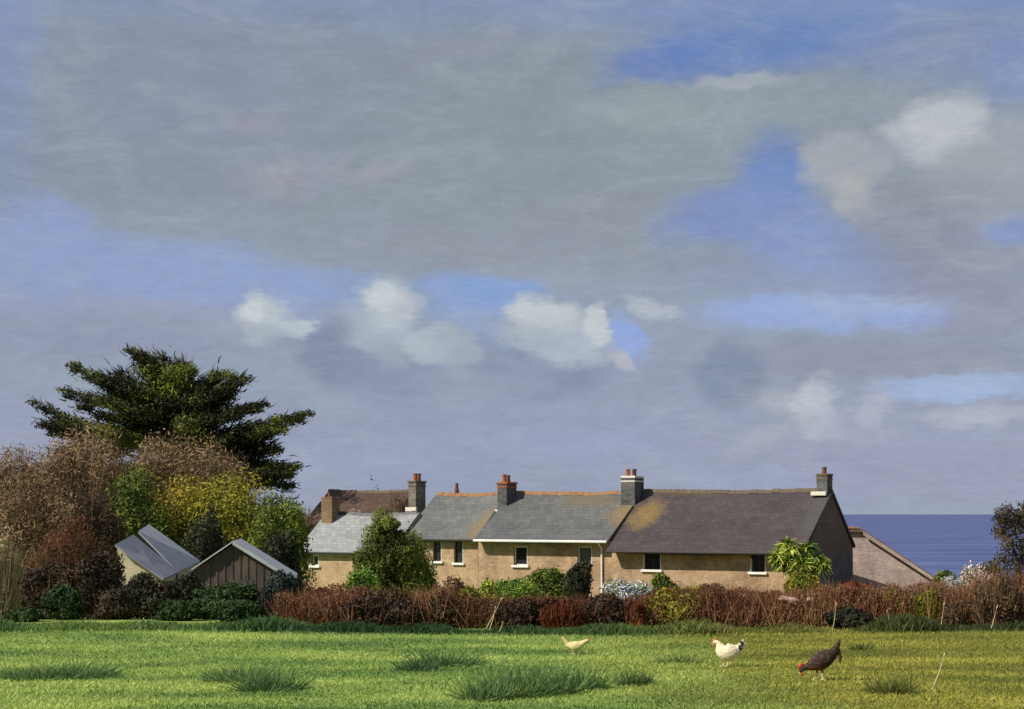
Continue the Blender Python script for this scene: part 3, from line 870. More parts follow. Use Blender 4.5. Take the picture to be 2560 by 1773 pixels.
# D: long cottage at the right -----------------------------------------------
offD = -.75
sD0 = row_s(1530, 1345, offD)[0]; sD1 = row_s(2012, 1375, offD)[0]
zeD = row_s(1800, 1378, offD - .75)[1]; zrD = zrC + .06
LD = sD1 - sD0
WDd = WD + 1.0
yrD = WD / 2 + .75
d_ = row_root('cottage', sD0, 'long stone cottage with dark purplish roof, behind the spiky yellow green plant', offD)
hD = [hole(1608, 1652, 1375, 1424, offD, sD0), hole(1876, 1914, 1384, 1430, offD, sD0)]
cottage_walls(d_, LD, WDd, zeD - .05, zrD, hD, M['wall_pink'], ry=yrD)
for h_ in hD: window(d_, *h_, bars=True, frame='lead', both=True)
M['slateD'] = mat_slate('slate_purple', [(.040, .032, .034), (.062, .048, .052), (.088, .066, .068)],
                        [(1.0, zeD + 1.95, 1.2, 1.05, 0, (.25, .165, .045)), (3.2, zrD - .1, 3.4, .28, 0, (.10, .075, .03)),
                         (LD - .2, zrD - 1.2, 1.0, 1.6, 0, (.075, .072, .07))])
rD = cottage_roof(d_, 0.01, LD + .12, -.75, zeD, yrD, zrD, WDd + .3, zeD + .2, M['slateD'])
ridge_tiles(rD, 0, LD + .1, yrD, zrD, M['ridge_dark'])
gutter(d_, .05, LD, -.82, zeD - .08, M['lead'])
# end gable faced in brown hung slates
yc = yrD - 1.35
xx = row_s(1552, 1240, offD + yc)[0] - sD0
chimney(d_, xx, yc, .85, 1.3, zrD - 1.25, row_s(1572, 1195, offD + yc)[1], M['chim_slate'],
        [(.3, .3, 'terra', .40), (.5, .75, 'terra_dark', .42), (.62, .4, 'terra_dark', .30)], cap='flash', cap_over=.01)
xx = LD - .62
chimney(d_, xx, yrD - .55, .6, .95, zrD - .6, zrD + .72, M['chim_slate'], [(.3, .45, 'terra_dark', .38)], cap='ridge_dark', cap_over=.03)
fm = MB(); fm.box(xx - .25, xx + .58, yrD - .78, yrD - .56, zrD - .34, zrD - .12); fm.build('flashing', M['flash'], d_, bevel=.02)
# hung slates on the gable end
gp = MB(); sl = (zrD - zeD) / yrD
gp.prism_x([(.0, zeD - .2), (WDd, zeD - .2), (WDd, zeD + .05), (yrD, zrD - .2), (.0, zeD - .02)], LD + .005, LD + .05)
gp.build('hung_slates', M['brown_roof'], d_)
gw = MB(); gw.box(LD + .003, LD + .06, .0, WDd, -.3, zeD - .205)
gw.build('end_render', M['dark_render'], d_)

# A: low cottage at the left ---------------------------------------------------
offA = -1.5
sA0 = row_s(752, 1400, offA)[0]; sA1 = sB0 - .05
zeA = row_s(850, 1379, offA - .3)[1]; WA = 6.0
zrA = row_s(880, 1281, offA + WA / 2)[1]
LA = sA1 - sA0
a_ = row_root('cottage', sA0, 'low stone cottage with pale grey roof, left of the tall green conical shrub', offA)
hA = [hole(779, 797, 1388, 1414, offA, sA0)]
cottage_walls(a_, LA, WA, zeA - .05, zrA, hA, M['wall_warm'])
window(a_, *hA[0], bars=False)
M['slateA'] = mat_slate('slate_pale', [(.18, .185, .19), (.26, .265, .27), (.36, .36, .365)])
rA = cottage_roof(a_, -.15, LA, -.3, zeA, WA / 2, zrA, WA + .3, zeA, M['slateA'])
ridge_tiles(rA, -.1, LA, WA / 2, zrA, M['lead'])
gutter(a_, -.15, LA, -.36, zeA - .08, M['lead'])
chimney(a_, .05, WA / 2 - .9, .75, .9, zrA - .7, row_s(810, 1247, offA + WA / 2 - .9)[1], M['chim_tan'], [(.35, .4, 'terra_dark', .3)], cap='chim_tan', cap_over=.02)

# brown-roofed outbuilding behind the low cottage
p = pt(905, 1300, 122)
br = empty('outbuilding', (p.x, p.y, terrain(p.x, p.y)), 'outbuilding with dark brown tiled roof, behind the low pale roofed cottage', 'outbuilding', -R(20))
gz = terrain(p.x, p.y)
hr_ = pt(905, 1228, 125).z - gz; he_ = pt(905, 1300, 121).z - gz
mb = MB(); mb.prism_x([(-3.5, 0), (3.5, 0), (3.5, he_), (0, hr_ - .15), (-3.5, he_)], -2.3, 3.6); mb.build('wall', M['wall_dim'], br)
rr_ = cottage_roof(br, -2.5, 3.8, -3.8, he_ - .1, 0, hr_, 3.8, he_ - .1, M['brown_roof'])
ridge_tiles(rr_, -2.5, 3.8, 0, hr_, M['ridge_dark'])

# barn at the right -----------------------------------------------------------
def barn():
    d = 101.0
    ap = pt(2135, 1326, d); gz = terrain(ap.x, d)
    root = empty('barn', (ap.x, d, gz), 'pinkish stone barn gable right of the long cottage, roof sloping down toward the sea', 'barn', R(-9))
    H = ap.z - gz; xr = 8.6 * .53; e = pt(2345, 1452, d)
    hw = e.x - ap.x; he = e.z - gz
    mb = MB()
    # profile in x,z extruded in y : build by hand
    prof = [(-hw, -.2), (hw - .25, -.2), (hw - .25, he + .02), (.45, H - .12), (-.45, H - .12), (-hw, he)]
    n = len(prof); L = 9.0
    P = [(x, 0, z) for x, z in prof] + [(x, L, z) for x, z in prof]
    F = [tuple(range(n)), tuple(reversed(range(n, 2 * n)))] + [(i, (i + 1) % n, (i + 1) % n + n, i + n) for i in range(n)]
    mb.poly(P, F); mb.build('wall', M['barn_wall'], root)
    rf = MB()
    prof = [(.0, H + .10), (.5, H + .05), (hw + .2, he - .08), (hw + .2, he - .22), (.5, H - .09), (-.5, H - .09), (-hw - .2, he - .22), (-hw - .2, he - .08), (-.5, H + .05)]
    n = len(prof)
    P = [(x, -.22, z) for x, z in prof] + [(x, L + .3, z) for x, z in prof]
    F = [tuple(range(n)), tuple(reversed(range(n, 2 * n)))] + [(i, (i + 1) % n, (i + 1) % n + n, i + n) for i in range(n)]
    rf.poly(P, F); ro = rf.build('roof', M['ridge_dark'], root)
    vg = MB()
    for s in (1, -1):
        q = [(s * .5, H - .02), (s * (hw + .2), he - .16), (s * (hw + .2), he - .36), (s * .5, H - .26)]
        P = [(x, -.30, z) for x, z in q] + [(x, -.225, z) for x, z in q]
        vg.poly(P, [(0, 1, 2, 3), (7, 6, 5, 4), (0, 4, 5, 1), (1, 5, 6, 2), (2, 6, 7, 3), (3, 7, 4, 0)])
    vg.build('verge_board', M['barn_wall'], root)
    rt = MB(); rt.box(-.34, .34, -.26, L, H + .106, H + .16); rt.build('ridge_tiles', M['ridge'], ro)
barn()

# ================================================================== SHEDS (left)
def slab_px(mb, quad, t):
    """quad: 4 points; thickness t straight down"""
    n = len(quad)
    P = [tuple(q) for q in quad] + [(q[0], q[1], q[2] - t) for q in quad]
    F = [tuple(range(n)), tuple(reversed(range(n, 2 * n)))] + [(i, (i + 1) % n, (i + 1) % n + n, i + n) for i in range(n)]
    mb.poly(P, F)

def shed_tiered():
    base = pt(380, 1500, 62); gz = terrain(base.x, 62)
    root = empty('shed', (base.x, 62, gz), 'cream walled lean-to shed with stepped grey sloping roofs, half hidden by dark bushes', 'shed')
    o = Vector((base.x, 62, gz))
    def q(u, v, d): return pt(u, v, d) - o
    # rear, higher slope
    mb = MB(); Q = [q(346, 1328, 63.0), q(444, 1428, 63.0), q(500, 1402, 66.0), q(372, 1310, 66.0)]
    slab_px(mb, Q, .07); r1 = mb.build('roof', M['shed_roof_pale'], root); r1['label'] = 'upper pale roof slope'
    mb = MB(); Q2 = [q(287, 1362, 59.5), q(408, 1447, 59.5), q(447, 1429, 62.9), q(333, 1336, 62.9)]
    slab_px(mb, Q2, .06); r2 = mb.build('roof', M['shed_roof'], root); r2['label'] = 'lower grey violet roof slope'
    # step between the roofs, its shadow put into the near-black colour
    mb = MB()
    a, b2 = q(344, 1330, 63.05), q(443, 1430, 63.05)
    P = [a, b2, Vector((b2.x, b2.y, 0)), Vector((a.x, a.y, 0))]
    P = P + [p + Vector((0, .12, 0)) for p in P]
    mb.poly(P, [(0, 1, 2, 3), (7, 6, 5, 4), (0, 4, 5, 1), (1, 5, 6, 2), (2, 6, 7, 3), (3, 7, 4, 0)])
    st = mb.build('shaded_step', M['step_shade'], root)
    # body of the rear part
    mb = MB()
    P = [q(350, 1334, 63.3), q(440, 1430, 63.3), q(490, 1404, 65.8), q(374, 1318, 65.8)]
    for p_ in P: p_.z -= .1
    n = 4; PB = [Vector((p_.x, p_.y, -.1)) for p_ in P]
    mb.poly(P + PB, [(0, 1, 2, 3), (7, 6, 5, 4), (0, 4, 5, 1), (1, 5, 6, 2), (2, 6, 7, 3), (3, 7, 4, 0)])
    mb.build('rear_wall', M['cream_board'], root)
    # cream wall under the near verge
    mb = MB()
    P = [q(293, 1364, 59.8), q(404, 1444, 59.8), q(440, 1430, 62.4), q(324, 1346, 62.4)]
    for p_ in P: p_.z -= .075
    PB = [Vector((p_.x, p_.y, -.1)) for p_ in P]
    mb.poly(P + PB, [(0, 1, 2, 3), (7, 6, 5, 4), (0, 4, 5, 1), (1, 5, 6, 2), (2, 6, 7, 3), (3, 7, 4, 0)])
    mb.build('wall', M['cream_board'], root)
shed_tiered()

def shed_gable():
    d = 56.0
    ap = pt(584, 1352, d); l = pt(474, 1427, d); r = pt(738, 1447, d)
    gz = terrain(ap.x, d)
    root = empty('shed', (ap.x, d, gz), 'brown boarded shed with its gable to the field and grey roof edges', 'shed', 0)
    H = ap.z - gz; L = 5.0
    lx, lz = l.x - ap.x, l.z - gz; rx, rz = r.x - ap.x, r.z - gz
    mb = MB()
    prof = [(lx + .15, -.1), (rx - .15, -.1), (rx - .15, rz + .02), (0, H - .1), (lx + .15, lz + .02)]
    n = 5
    dx = -0.55   # runs back slightly to the left
    P = [(x, 0, z) for x, z in prof] + [(x + dx, L, z) for x, z in prof]
    F = [tuple(range(n)), tuple(reversed(range(n, 2 * n)))] + [(i, (i + 1) % n, (i + 1) % n + n, i + n) for i in range(n)]
    mb.poly(P, F); mb.build('wall', M['brown_wood'], root)
    for s, (ex, ez), mt in ((-1, (lx, lz), 'shed_roof_pale'), (1, (rx, rz), 'shed_roof_pale')):
        rf = MB(); t = .12 if s > 0 else .05
        prof = [(0, H), (ex, ez), (ex, ez - t), (0, H - t)]
        P = [(x, -.2, z) for x, z in prof] + [(x + dx, L + .2, z) for x, z in prof]
        rf.poly(P, [(0, 1, 2, 3), (7, 6, 5, 4), (0, 4, 5, 1), (1, 5, 6, 2), (2, 6, 7, 3), (3, 7, 4, 0)])
        rf.build('roof', M[mt], root)
    dr = MB(); dr.box(-.2, .62, -.03, -.004, 0, H * .62); dr.build('door', M['brown_wood'], root)
    rp = MB(); rp.box(.1, .45, -.036, -.031, H * .3, H * .55); 
    bd = MB()
    for x in np.arange(lx + .35, rx - .3, .24):
        top = H - .12 - (H - lz) * (x / lx if x < 0 else 0) - (H - rz) * (x / rx if x > 0 else 0)
        if top > .3: bd.box(x, x + .05, -.022, -.003, 0, top - .05)
    bd.build('cover_strips', M['brown_wood'], root)
shed_gable()

# ================================================================== CYPRESS
def cypress():
    d = 121.0
    bp = pt(450, 1330, d); gz = terrain(bp.x, d)
    root = empty('cypress_tree', (bp.x, d, gz), 'large dark wind-shaped cypress with spreading flat branches, tallest thing in the scene', 'tree')
    o = Vector((bp.x, d, gz))
    def q(u, v, dy=0):
        return pt(u, v, d + dy) - o
    # branch tips: (u, v, length-ish du, thickness dv, direction) pads
    pads = [  # (u0,v0) inner -> (u1,v1) tip, thickness(px), depth offset
        (420, 1000, 352, 880, 46, 0), (440, 985, 455, 905, 42, 1), (400, 930, 330, 878, 24, 0), (430, 940, 480, 925, 26, -1),
        (400, 1010, 190, 920, 34, -1), (380, 1000, 250, 948, 34, 1), (350, 1000, 300, 930, 30, 2),
        (400, 1040, 165, 980, 34, 0), (360, 1030, 240, 1000, 34, -2), (330, 1060, 200, 1020, 20, 1),
        (400, 1100, 190, 1075, 56, 1), (300, 1100, 130, 1060, 44, 0), (560, 1150, 690, 1120, 56, 0), (560, 1190, 720, 1180, 50, 0), (520, 1120, 680, 1070, 44, 1), (380, 1000, 260, 950, 50, 0), (500, 1010, 590, 950, 50, 0), (230, 1085, 94, 1008, 24, 1), (450, 1010, 440, 920, 60, -1), (430, 960, 400, 905, 60, 2), (400, 1060, 300, 980, 50, 0), (480, 1050, 560, 990, 56, 1), (520, 1130, 600, 1090, 56, -1), (400, 1090, 340, 1100, 60, 0), (500, 1100, 480, 1160, 60, 1), (360, 1095, 110, 1060, 34, -1), (300, 1095, 140, 1085, 34, 0), (380, 1100, 230, 1085, 34, 2),
        (300, 1130, 180, 1120, 20, 2),
        (470, 1010, 560, 930, 34, 0), (500, 1000, 618, 945, 26, -1), (500, 1010, 580, 965, 34, 1), (480, 980, 520, 960, 26, 2),
        (500, 1050, 640, 1020, 30, 0), (480, 1060, 600, 1035, 34, -2), (520, 1050, 660, 1010, 16, 1),
        (500, 1100, 770, 1035, 26, 0), (520, 1110, 700, 1075, 38, -1), (540, 1130, 650, 1120, 44, 1), (560, 1140, 760, 1045, 14, 2),
        (540, 1150, 640, 1160, 44, 0), (580, 1180, 745, 1165, 34, 0), (600, 1195, 720, 1190, 40, -1), (620, 1200, 730, 1215, 26, 1), (560, 1170, 620, 1200, 40, 2),
        (420, 1050, 420, 960, 70, 0), (400, 1080, 470, 1000, 60, 1), (440, 1110, 520, 1050, 46, 2),
        (380, 1060, 330, 1020, 50, 1), (500, 1120, 560, 1150, 60, 0), (470, 1060, 510, 1000, 50, -1),
    ]
    lob = []
    sun_lob = []
    for (ua, va, ub, vb, th, dy) in pads:
        a, b = q(ua, va, dy), q(ub, vb, dy)
        L = (b - a).length; n = max(3, int(L / .55))
        for i in range(n + 1):
            f = i / n
            p = a.lerp(b, f)
            tt = th * .4 * d / FPX * .66 * (1.2 - .8 * f ** 1.5)
            lob.append((p.x + rng.normal() * .12, p.y + rng.normal() * .5, p.z + rng.normal() * .10, tt * 1.5 + .15, .9 + rng.random() * .8, tt * .9 + .06))
    V, t = leaves(lob, 120000, .13, .34, out_bias=.7, shell=.2)
    # stretch leaves along branch direction : feathery sprays
    quads_mesh('crown', V, LEAF['cypress'], root, t)
    # feathery sprays along pads
    bs, tp = [], []
    for (ua, va, ub, vb, th, dy) in pads:
        a, b = np.array(q(ua, va, dy)), np.array(q(ub, vb, dy))
        k = int(110)
        f = rng.uniform(.2, 1.0, k)
        c = a + (b - a) * f[:, None] + rng.normal(size=(k, 3)) * [.25, .7, .0]
        c[:, 2] += rng.normal(size=k) * th * .4 * d / FPX * .28
        dr = (b - a) / np.linalg.norm(b - a)
        up = np.array([0, 0, .35])
        bs.append(c); tp.append(c + (dr + up + rng.normal(size=(k, 3)) * .35) * rng.uniform(.25, .55, k)[:, None])
    V, t = strips(np.concatenate(bs), np.concatenate(tp), .045)
    quads_mesh('sprays', V, LEAF['cypress'], root, t)
    tr = MB()
    tr.tube([(.3, 0, -.2), q(440, 1200), q(432, 1120), q(425, 1040), q(415, 960), q(400, 900)], [.55, .48, .4, .3, .2, .07], 10)
    tr.tube([(.6, 0, .1), q(462, 1180), q(470, 1110), q(490, 1060), q(540, 1000), q(590, 955)], [.4, .35, .3, .22, .14, .04], 8)
    tr.build('trunk', M['bark'], root, smooth=True)
    lm = MB()
    for (ua, va, ub, vb, th, dy) in pads:
        a, b = q(ua, va, dy), q(ub, vb, dy)
        m_ = a.lerp(b, .5) - Vector((0, 0, .15))
        lm.tube([q(435, min(va + 40, 1180)), a, m_, b], [.13, .1, .06, .015], 5)
    lm.build('limbs', M['bark'], root, smooth=True)
cypress()

# ================================================================== BUSHES (left to right, back to front)
B = bush
# bare thickets in front of the cypress
B(-150, 210, 1140, 110, 'tan', 'bare brown thicket at the far left edge, below the cypress', name='bare_thicket', n=26000, twigs=2200, k=22, asp=.16, size=.17)
B(50, 370, 1100, 112, 'tan', 'bare brown thicket of upright twigs below the left cypress branches', name='bare_thicket', n=26000, twigs=2600, k=24, asp=.16, size=.17)
B(260, 520, 1094, 113, 'tan', 'tall pale brown thicket right under the cypress trunk', name='bare_thicket', n=16000, twigs=3000, k=20, asp=.14, size=.17)
B(410, 645, 1118, 112, 'tan', 'pale brown twiggy thicket under the cypress, above the yellow green shrub', name='bare_thicket', n=16000, twigs=2600, k=20, asp=.14, size=.17)
B(-60, 230, 1200, 84, 'tan', 'reddish brown shrub at the left edge, above the pale dead grass', n=16000, twigs=700, k=20, asp=.2, size=.12)
B(150, 330, 1215, 80, 'darkbrown', 'dark brown shrub left of the stepped grey roofs', n=14000, twigs=300, k=18, asp=.3)
B(50, 270, 1300, 70, 'rust', 'russet bracken mound left of the stepped roof shed', name='bracken', n=12000, twigs=700, k=18, asp=.25)
# green and yellow shrubs
B(270, 450, 1168, 84, 'green', 'mid green shrub directly above the stepped grey shed roofs', n=9000, k=18)
B(360, 700, 1182, 86, 'olive', 'broad yellow olive shrub, largest of those under the cypress', n=20000, k=34)
B(590, 788, 1238, 80, 'green', 'green shrub right of the yellow olive one, left of the low cottage', n=11000, k=20)
B(445, 565, 1268, 70, 'dark', 'near black bush in the dip between the two shed roofs', n=6500, k=14)
B(650, 762, 1322, 67, 'dark', 'dark round bush behind the brown shed roof edge', n=6000, k=14)
B(705, 800, 1250, 112, 'tan', 'thin bare twigs left of the low cottage chimney', name='bare_thicket', n=300, twigs=900, k=8)
B(965, 1018, 1212, 112, 'darkbrown', 'brown shrub touching the left side of the first grey chimney', n=1800, twigs=500, k=8)
B(885, 975, 1216, 126, 'darkbrown', 'bare twiggy treetops over the brown tiled outbuilding', name='bare_thicket', n=500, twigs=1200, k=8)

# tall conical shrub by the cottages
def conical():
    d = 84.0
    p = pt(985, 1500, d); gz = terrain(p.x, d)
    root = empty('conical_shrub', (p.x, d, gz), 'tall green conical shrub standing in front of the cottages', 'shrub')
    o = Vector((p.x, d, gz)); lob = []
    def q(u, v, ru, rv, dy=0):
        c = pt(u, v, d) - o; s = .4 * d / FPX
        lob.append((c.x, dy, c.z, ru * s, max(ru, 30) * s * .9, rv * s))
    for a in ((955, 1300, 26, 30), (945, 1345, 40, 40), (968, 1322, 24, 28), (925, 1395, 38, 38), (975, 1385, 56, 48), (1020, 1370, 44, 46, -.6),
              (1040, 1410, 44, 46), (915, 1440, 36, 34, -.5), (960, 1440, 58, 42, .3), (1020, 1450, 60, 44), (1058, 1452, 36, 44), (900, 1462, 34, 34, -.3), (1040, 1480, 50, 44), (930, 1488, 60, 36), (1000, 1415, 60, 44), (900, 1400, 24, 24, .6), (985, 1490, 70, 40)):
        q(*a)
    for i in range(26):
        v = rng.uniform(1300, 1470); hw = 6 + (v - 1300) / 170 * 80
        q(975 + (v - 1290) * .06 + rng.uniform(-1, 1) * hw, v, rng.uniform(10, 20), rng.uniform(10, 18), rng.uniform(-1.3, .6))
    V, t = leaves(lob, 40000, .07, .45, shell=.5)
    quads_mesh('foliage', V, LEAF['dull'], root, t)
    stem_mesh('stem', 2.5, 1.5, root)
conical()
B(868, 965, 1425, 78, 'bright', 'small light green bush at the foot of the tall conical shrub', n=4500, k=12)
B(1185, 1248, 1446, 77, 'yellow', 'small bright yellow flowering bush in front of the cottage row', n=2200, k=8, size=.07)
B(1205, 1350, 1440, 80, 'bright', 'yellow green garden bush right of the yellow flowering one', n=5000, k=12)
B(1290, 1430, 1424, 82, 'green', 'green garden bush left of the dark round one', n=5000, k=12)
B(1408, 1482, 1402, 80, 'dark', 'dark round bush under the grey window of the white guttered cottage', n=4500, k=10)
B(1495, 1640, 1458, 78, 'white', 'white and pale blue flowering bush near the white downpipe', cat='flowering bush', name='flowering_bush', n=2600, k=16, size=.07)
B(1615, 1710, 1440, 80, 'green', 'green bush right of the white flowering bush', n=3500, k=10)
B(1690, 1810, 1462, 78, 'olive', 'low olive bush under the long cottage wall, between its two windows', n=3500, k=12)
B(1800, 1960, 1472, 77, 'brown', 'low brown bush under the right window of the long cottage', n=3500, k=12)
B(1080, 1200, 1452, 80, 'brown', 'low brown bush below the two narrow cottage windows', n=3500, k=10)
B(700, 880, 1458, 74, 'rust', 'low rusty bush below the low cottage wall', n=4500, k=12)
# right side
B(2338, 2430, 1436, 90, 'white', 'low whitish flowering bush at the foot of the barn roof', cat='flowering bush', name='flowering_bush', n=1500, k=12, size=.07)
B(2390, 2505, 1408, 92, 'pink', 'pale pink blossoming bush near the sea, beside the dark tree', cat='flowering bush', name='flowering_bush', n=2600, k=16, size=.07)
B(2330, 2400, 1420, 97, 'green', 'small green bush just right of the barn', n=1600, k=8)

def right_tree():
    d = 84.0
    p = pt(2550, 1480, d); gz = terrain(p.x, d)
    root = empty('broadleaf_tree', (p.x, d, gz), 'dark brown green tree at the right edge, in front of the sea', 'tree')
    o = Vector((p.x, d, gz)); lob = []; s = .4 * d / FPX
    for (u, v, ru, rv) in ((2530, 1300, 42, 40), (2560, 1330, 50, 44), (2600, 1290, 50, 44), (2510, 1290, 28, 26), (2550, 1385, 46, 36), (2500, 1415, 34, 26), (2600, 1380, 60, 50), (2560, 1440, 60, 30), (2640, 1330, 50, 60)):
        c = pt(u, v, d) - o; lob.append((c.x, rng.normal() * .4, c.z, ru * s, ru * s, rv * s))
    for i in range(16):
        c = pt(rng.uniform(2490, 2640), rng.uniform(1265, 1440), d) - o
        lob.append((c.x, rng.normal() * .5, c.z, .35, .4, .3))
    V, t = leaves(lob, 9000, .085, .35, shell=.45)
    quads_mesh('crown', V, LEAF['brownolive'], root, t)
    tr = MB(); tr.tube([(0, 0, -.2), (-.1, 0, 1), (-.1, 0, 2.2), (-.4, .1, 3.6)], [.22, .18, .13, .04], 8)
    tr.tube([(0, 0, .9), (.8, 0, 2.0), (1.4, 0, 3.2)], [.12, .08, .03], 6)
    tr.build('trunk', M['bark'], root, smooth=True)
right_tree()

# spiky plant (cabbage palm) before the gable ---------------------------------
def spiky():
    d = 82.0
    p = pt(2010, 1500, d); gz = terrain(p.x, d)
    root = empty('cabbage_palm', (p.x, d, gz), 'spiky plant with drooping yellow green blades by the dark gable end', 'palm')
    o = Vector((p.x, d, gz))
    heads = [(1975, 1372, -.2), (2000, 1400, -.4), (1962, 1402, .2), (2040, 1392, 0), (2020, 1366, .3), (1950, 1385, .1), (2052, 1408, -.2), (1990, 1424, -.3), (1970, 1356, .2)]
    tr = MB()
    bs, tp = [], []
    for (u, v, dy) in heads:
        c = pt(u, v, d) - o; c.y = dy
        tr.tube([(c.x * .15, 0, 0), (c.x * .5, dy * .5, c.z * .6), (c.x, dy, c.z)], [.09, .07, .05], 7)
        k = 150
        dr = rng.normal(size=(k, 3)); dr[:, 2] = dr[:, 2] * .7 + .15; dr /= np.linalg.norm(dr, axis=1)[:, None]
        L = rng.uniform(.35, .78, k)
        bs.append(np.repeat(np.array([c]), k, 0)); tp.append(np.array(c) + dr * L[:, None] - np.array([0, 0, .34]) * (L ** 2)[:, None] * 2)
    tr.build('trunk', M['bark'], root, smooth=True)
    V, t = strips(np.concatenate(bs), np.concatenate(tp), .04, .2)
    quads_mesh('blades', V, LEAF['spike'], root, t)
    lob = [(0, 0, 2.2, .9, .5, .55), (-.5, .1, 2.6, .5, .4, .45), (.5, 0, 2.4, .5, .4, .45)]
    V, t = leaves(lob, 1500, .10, .25, shell=.3)
    quads_mesh('inner_leaves', V, LEAF['deep'], root, t)
spiky()
B(1955, 2062, 1425, 80, 'olive', 'olive brown bush under the spiky plant', n=4500, k=12)

# foreground dark bushes at the left edge of the field
B(-30, 48, 1345, 50, 'pale', 'pale dead grass clump at the left edge of the field', cat='grass clump', name='dead_grass_clump', n=1500, twigs=2200, twig_kind='pale', k=8)
B(50, 215, 1425, 43, 'darkbrown', 'dark brown bramble mound near the left edge, beside pale dead grass', n=9000, k=14, twigs=150)
B(110, 215, 1470, 39.5, 'deep', 'low deep green bush near the left end of the field edge', n=5000, k=12)
B(20, 110, 1520, 38.5, 'deep', 'lowest dark green bush at the left end of the field edge', n=3500, k=10)
B(180, 325, 1378, 43, 'darkbrown', 'tall dark brown bush before the stepped roof shed', n=13000, k=18, twigs=150)
B(300, 450, 1440, 41, 'dark', 'dark bramble below the cream shed wall', n=8000, k=14, twigs=400, twig_kind='rust')
B(400, 520, 1432, 45, 'dark', 'dark bush covering the left foot of the brown shed', n=6500, k=12)
B(235, 345, 1478, 39.5, 'darkbrown', 'low brown bramble below the cream shed wall', n=5000, k=12)
B(395, 500, 1500, 38.5, 'deep', 'low blackish green bush left of the rounded green one', n=5000, k=12)
B(478, 660, 1462, 39.5, 'deep', 'rounded deep green bush in front of the brown shed', n=14000, k=18, size=.045)
B(545, 665, 1500, 36.2, 'deep', 'green bush jutting onto the grass before the brown shed', n=8000, k=14, size=.04)
B(645, 742, 1432, 39.5, 'blue', 'bluish black bush right of the brown shed, where the rusty hedge begins', n=8000, k=14)

# hedge along the field --------------------------------------------------------
def hedge():
    d0 = 37.2
    prof = [(690, 1488), (800, 1486), (900, 1478), (1000, 1484), (1100, 1478), (1200, 1492), (1300, 1498), (1400, 1496), (1500, 1498), (1600, 1490), (1700, 1478), (1800, 1472),
            (1900, 1478), (2000, 1482), (2080, 1466), (2200, 1472), (2300, 1462), (2400, 1462), (2500, 1440), (2640, 1430)]
    us = np.array([p[0] for p in prof]); vs = np.array([p[1] for p in prof])
    x0 = pt(690, 0, d0).x; x1 = pt(2640, 0, d0).x
    root = empty('hedge', ((x0 + x1) / 2, d0, terrain(0, d0)), 'long rusty brown hedge between the grass field and the cottages', 'hedge')
    ox = (x0 + x1) / 2; oz = terrain(0, d0)
    n = 80000
    x = rng.uniform(x0, x1, n)
    u = (x / d0 * FPX + 512) / .4
    top = EYE - (np.interp(u, us, vs) * .4 - HOR) / FPX * d0 - oz
    bump = np.array([mnoise.noise(Vector((xx * 1.1, 3, 0))) for xx in x])
    bump2 = np.array([mnoise.noise(Vector((xx * 4.1, 7, 0))) for xx in x])
    top = top * (1 + .26 * bump + .22 * bump2)
    y = rng.normal(size=n) * .28
    z = top * rng.random(n) ** .75
    # leaves
    d = rng.normal(size=(n, 3)); d[:, 1] -= .4; d /= np.linalg.norm(d, axis=1)[:, None]
    tt = rng.normal(size=(n, 3)); tt -= (tt * d).sum(1)[:, None] * d; tt /= np.linalg.norm(tt, axis=1)[:, None]
    bb = np.cross(d, tt); s = .032 * (.4 + rng.random(n))[:, None]
    c = np.stack([x - ox, y * (1.1 - z / (top + .3) * .5), z], 1)
    V = np.stack([c - tt * s, c + bb * s * .28, c + tt * s, c - bb * s * .28], 1)
    half = n * 6 // 10
    quads_mesh('foliage', V[:half], LEAF['rust'], root, rng.random(half))
    quads_mesh('dead_leaves', V[half:], LEAF['brown'], root, rng.random(n - half))
    m = 16000
    x = rng.uniform(x0, x1, m); u = (x / d0 * FPX + 512) / .4
    top = EYE - (np.interp(u, us, vs) * .4 - HOR) / FPX * d0 - oz
    top *= rng.uniform(.45, 1.25, m)
    base = np.stack([x - ox, rng.normal(size=m) * .25, rng.uniform(0, .3, m)], 1)
    tips = base + np.stack([rng.normal(size=m) * .20, rng.normal(size=m) * .08, top * .9], 1); tips[:, 2] = top
    V, t = strips(base, tips, .0048, .1)
    quads_mesh('stems', V, LEAF['stem'], root, t)
hedge()
B(835, 1065, 1484, 36.9, 'darkbrown', 'dark brown bramble mound in the hedge below the conical shrub', n=9000, k=16, size=.045, dep=.8)
B(1600, 1760, 1476, 37, 'olive', 'olive green stretch of bush in the hedge right of the red brown shrub', n=3500, k=12, size=.04, dep=.7)
B(1100, 1215, 1478, 37.3, 'olive', 'olive bush rising from the hedge left of the pale leaning stalks', n=2600, k=10, size=.04, dep=.6)
B(2190, 2290, 1474, 37.2, 'olive', 'dull green bush in the hedge under the barn wall', n=2200, k=10, size=.04, dep=.6)
B(1060, 1170, 1492, 37, 'darkbrown', 'dark brown bush in the hedge, right of the bramble mound', n=4500, k=12, size=.045, dep=.7)
B(1235, 1352, 1492, 36.9, 'darkbrown', 'blackish bush in the hedge beside the pale leaning stalks', n=5500, k=12, size=.045, dep=.7)
B(1465, 1580, 1486, 36.9, 'darkbrown', 'dark bush in the hedge below the white flowering bush', n=5500, k=12, size=.045, dep=.7)
B(1573, 1616, 1496, 36.5, 'red', 'narrow red brown upright shrub in the hedge', n=1500, twigs=700, twig_kind='rust', k=8, dep=.3, size=.04)
B(1345, 1465, 1500, 36.6, 'rust', 'rusty upright stems in the hedge between two dark bushes', n=1500, twigs=1500, twig_kind='red', k=8, dep=.3, size=.04)
B(2080, 2190, 1448, 37.4, 'red', 'bright rust red shrub in the hedge below the dark gable end', n=4000, k=12, dep=.6, size=.045)
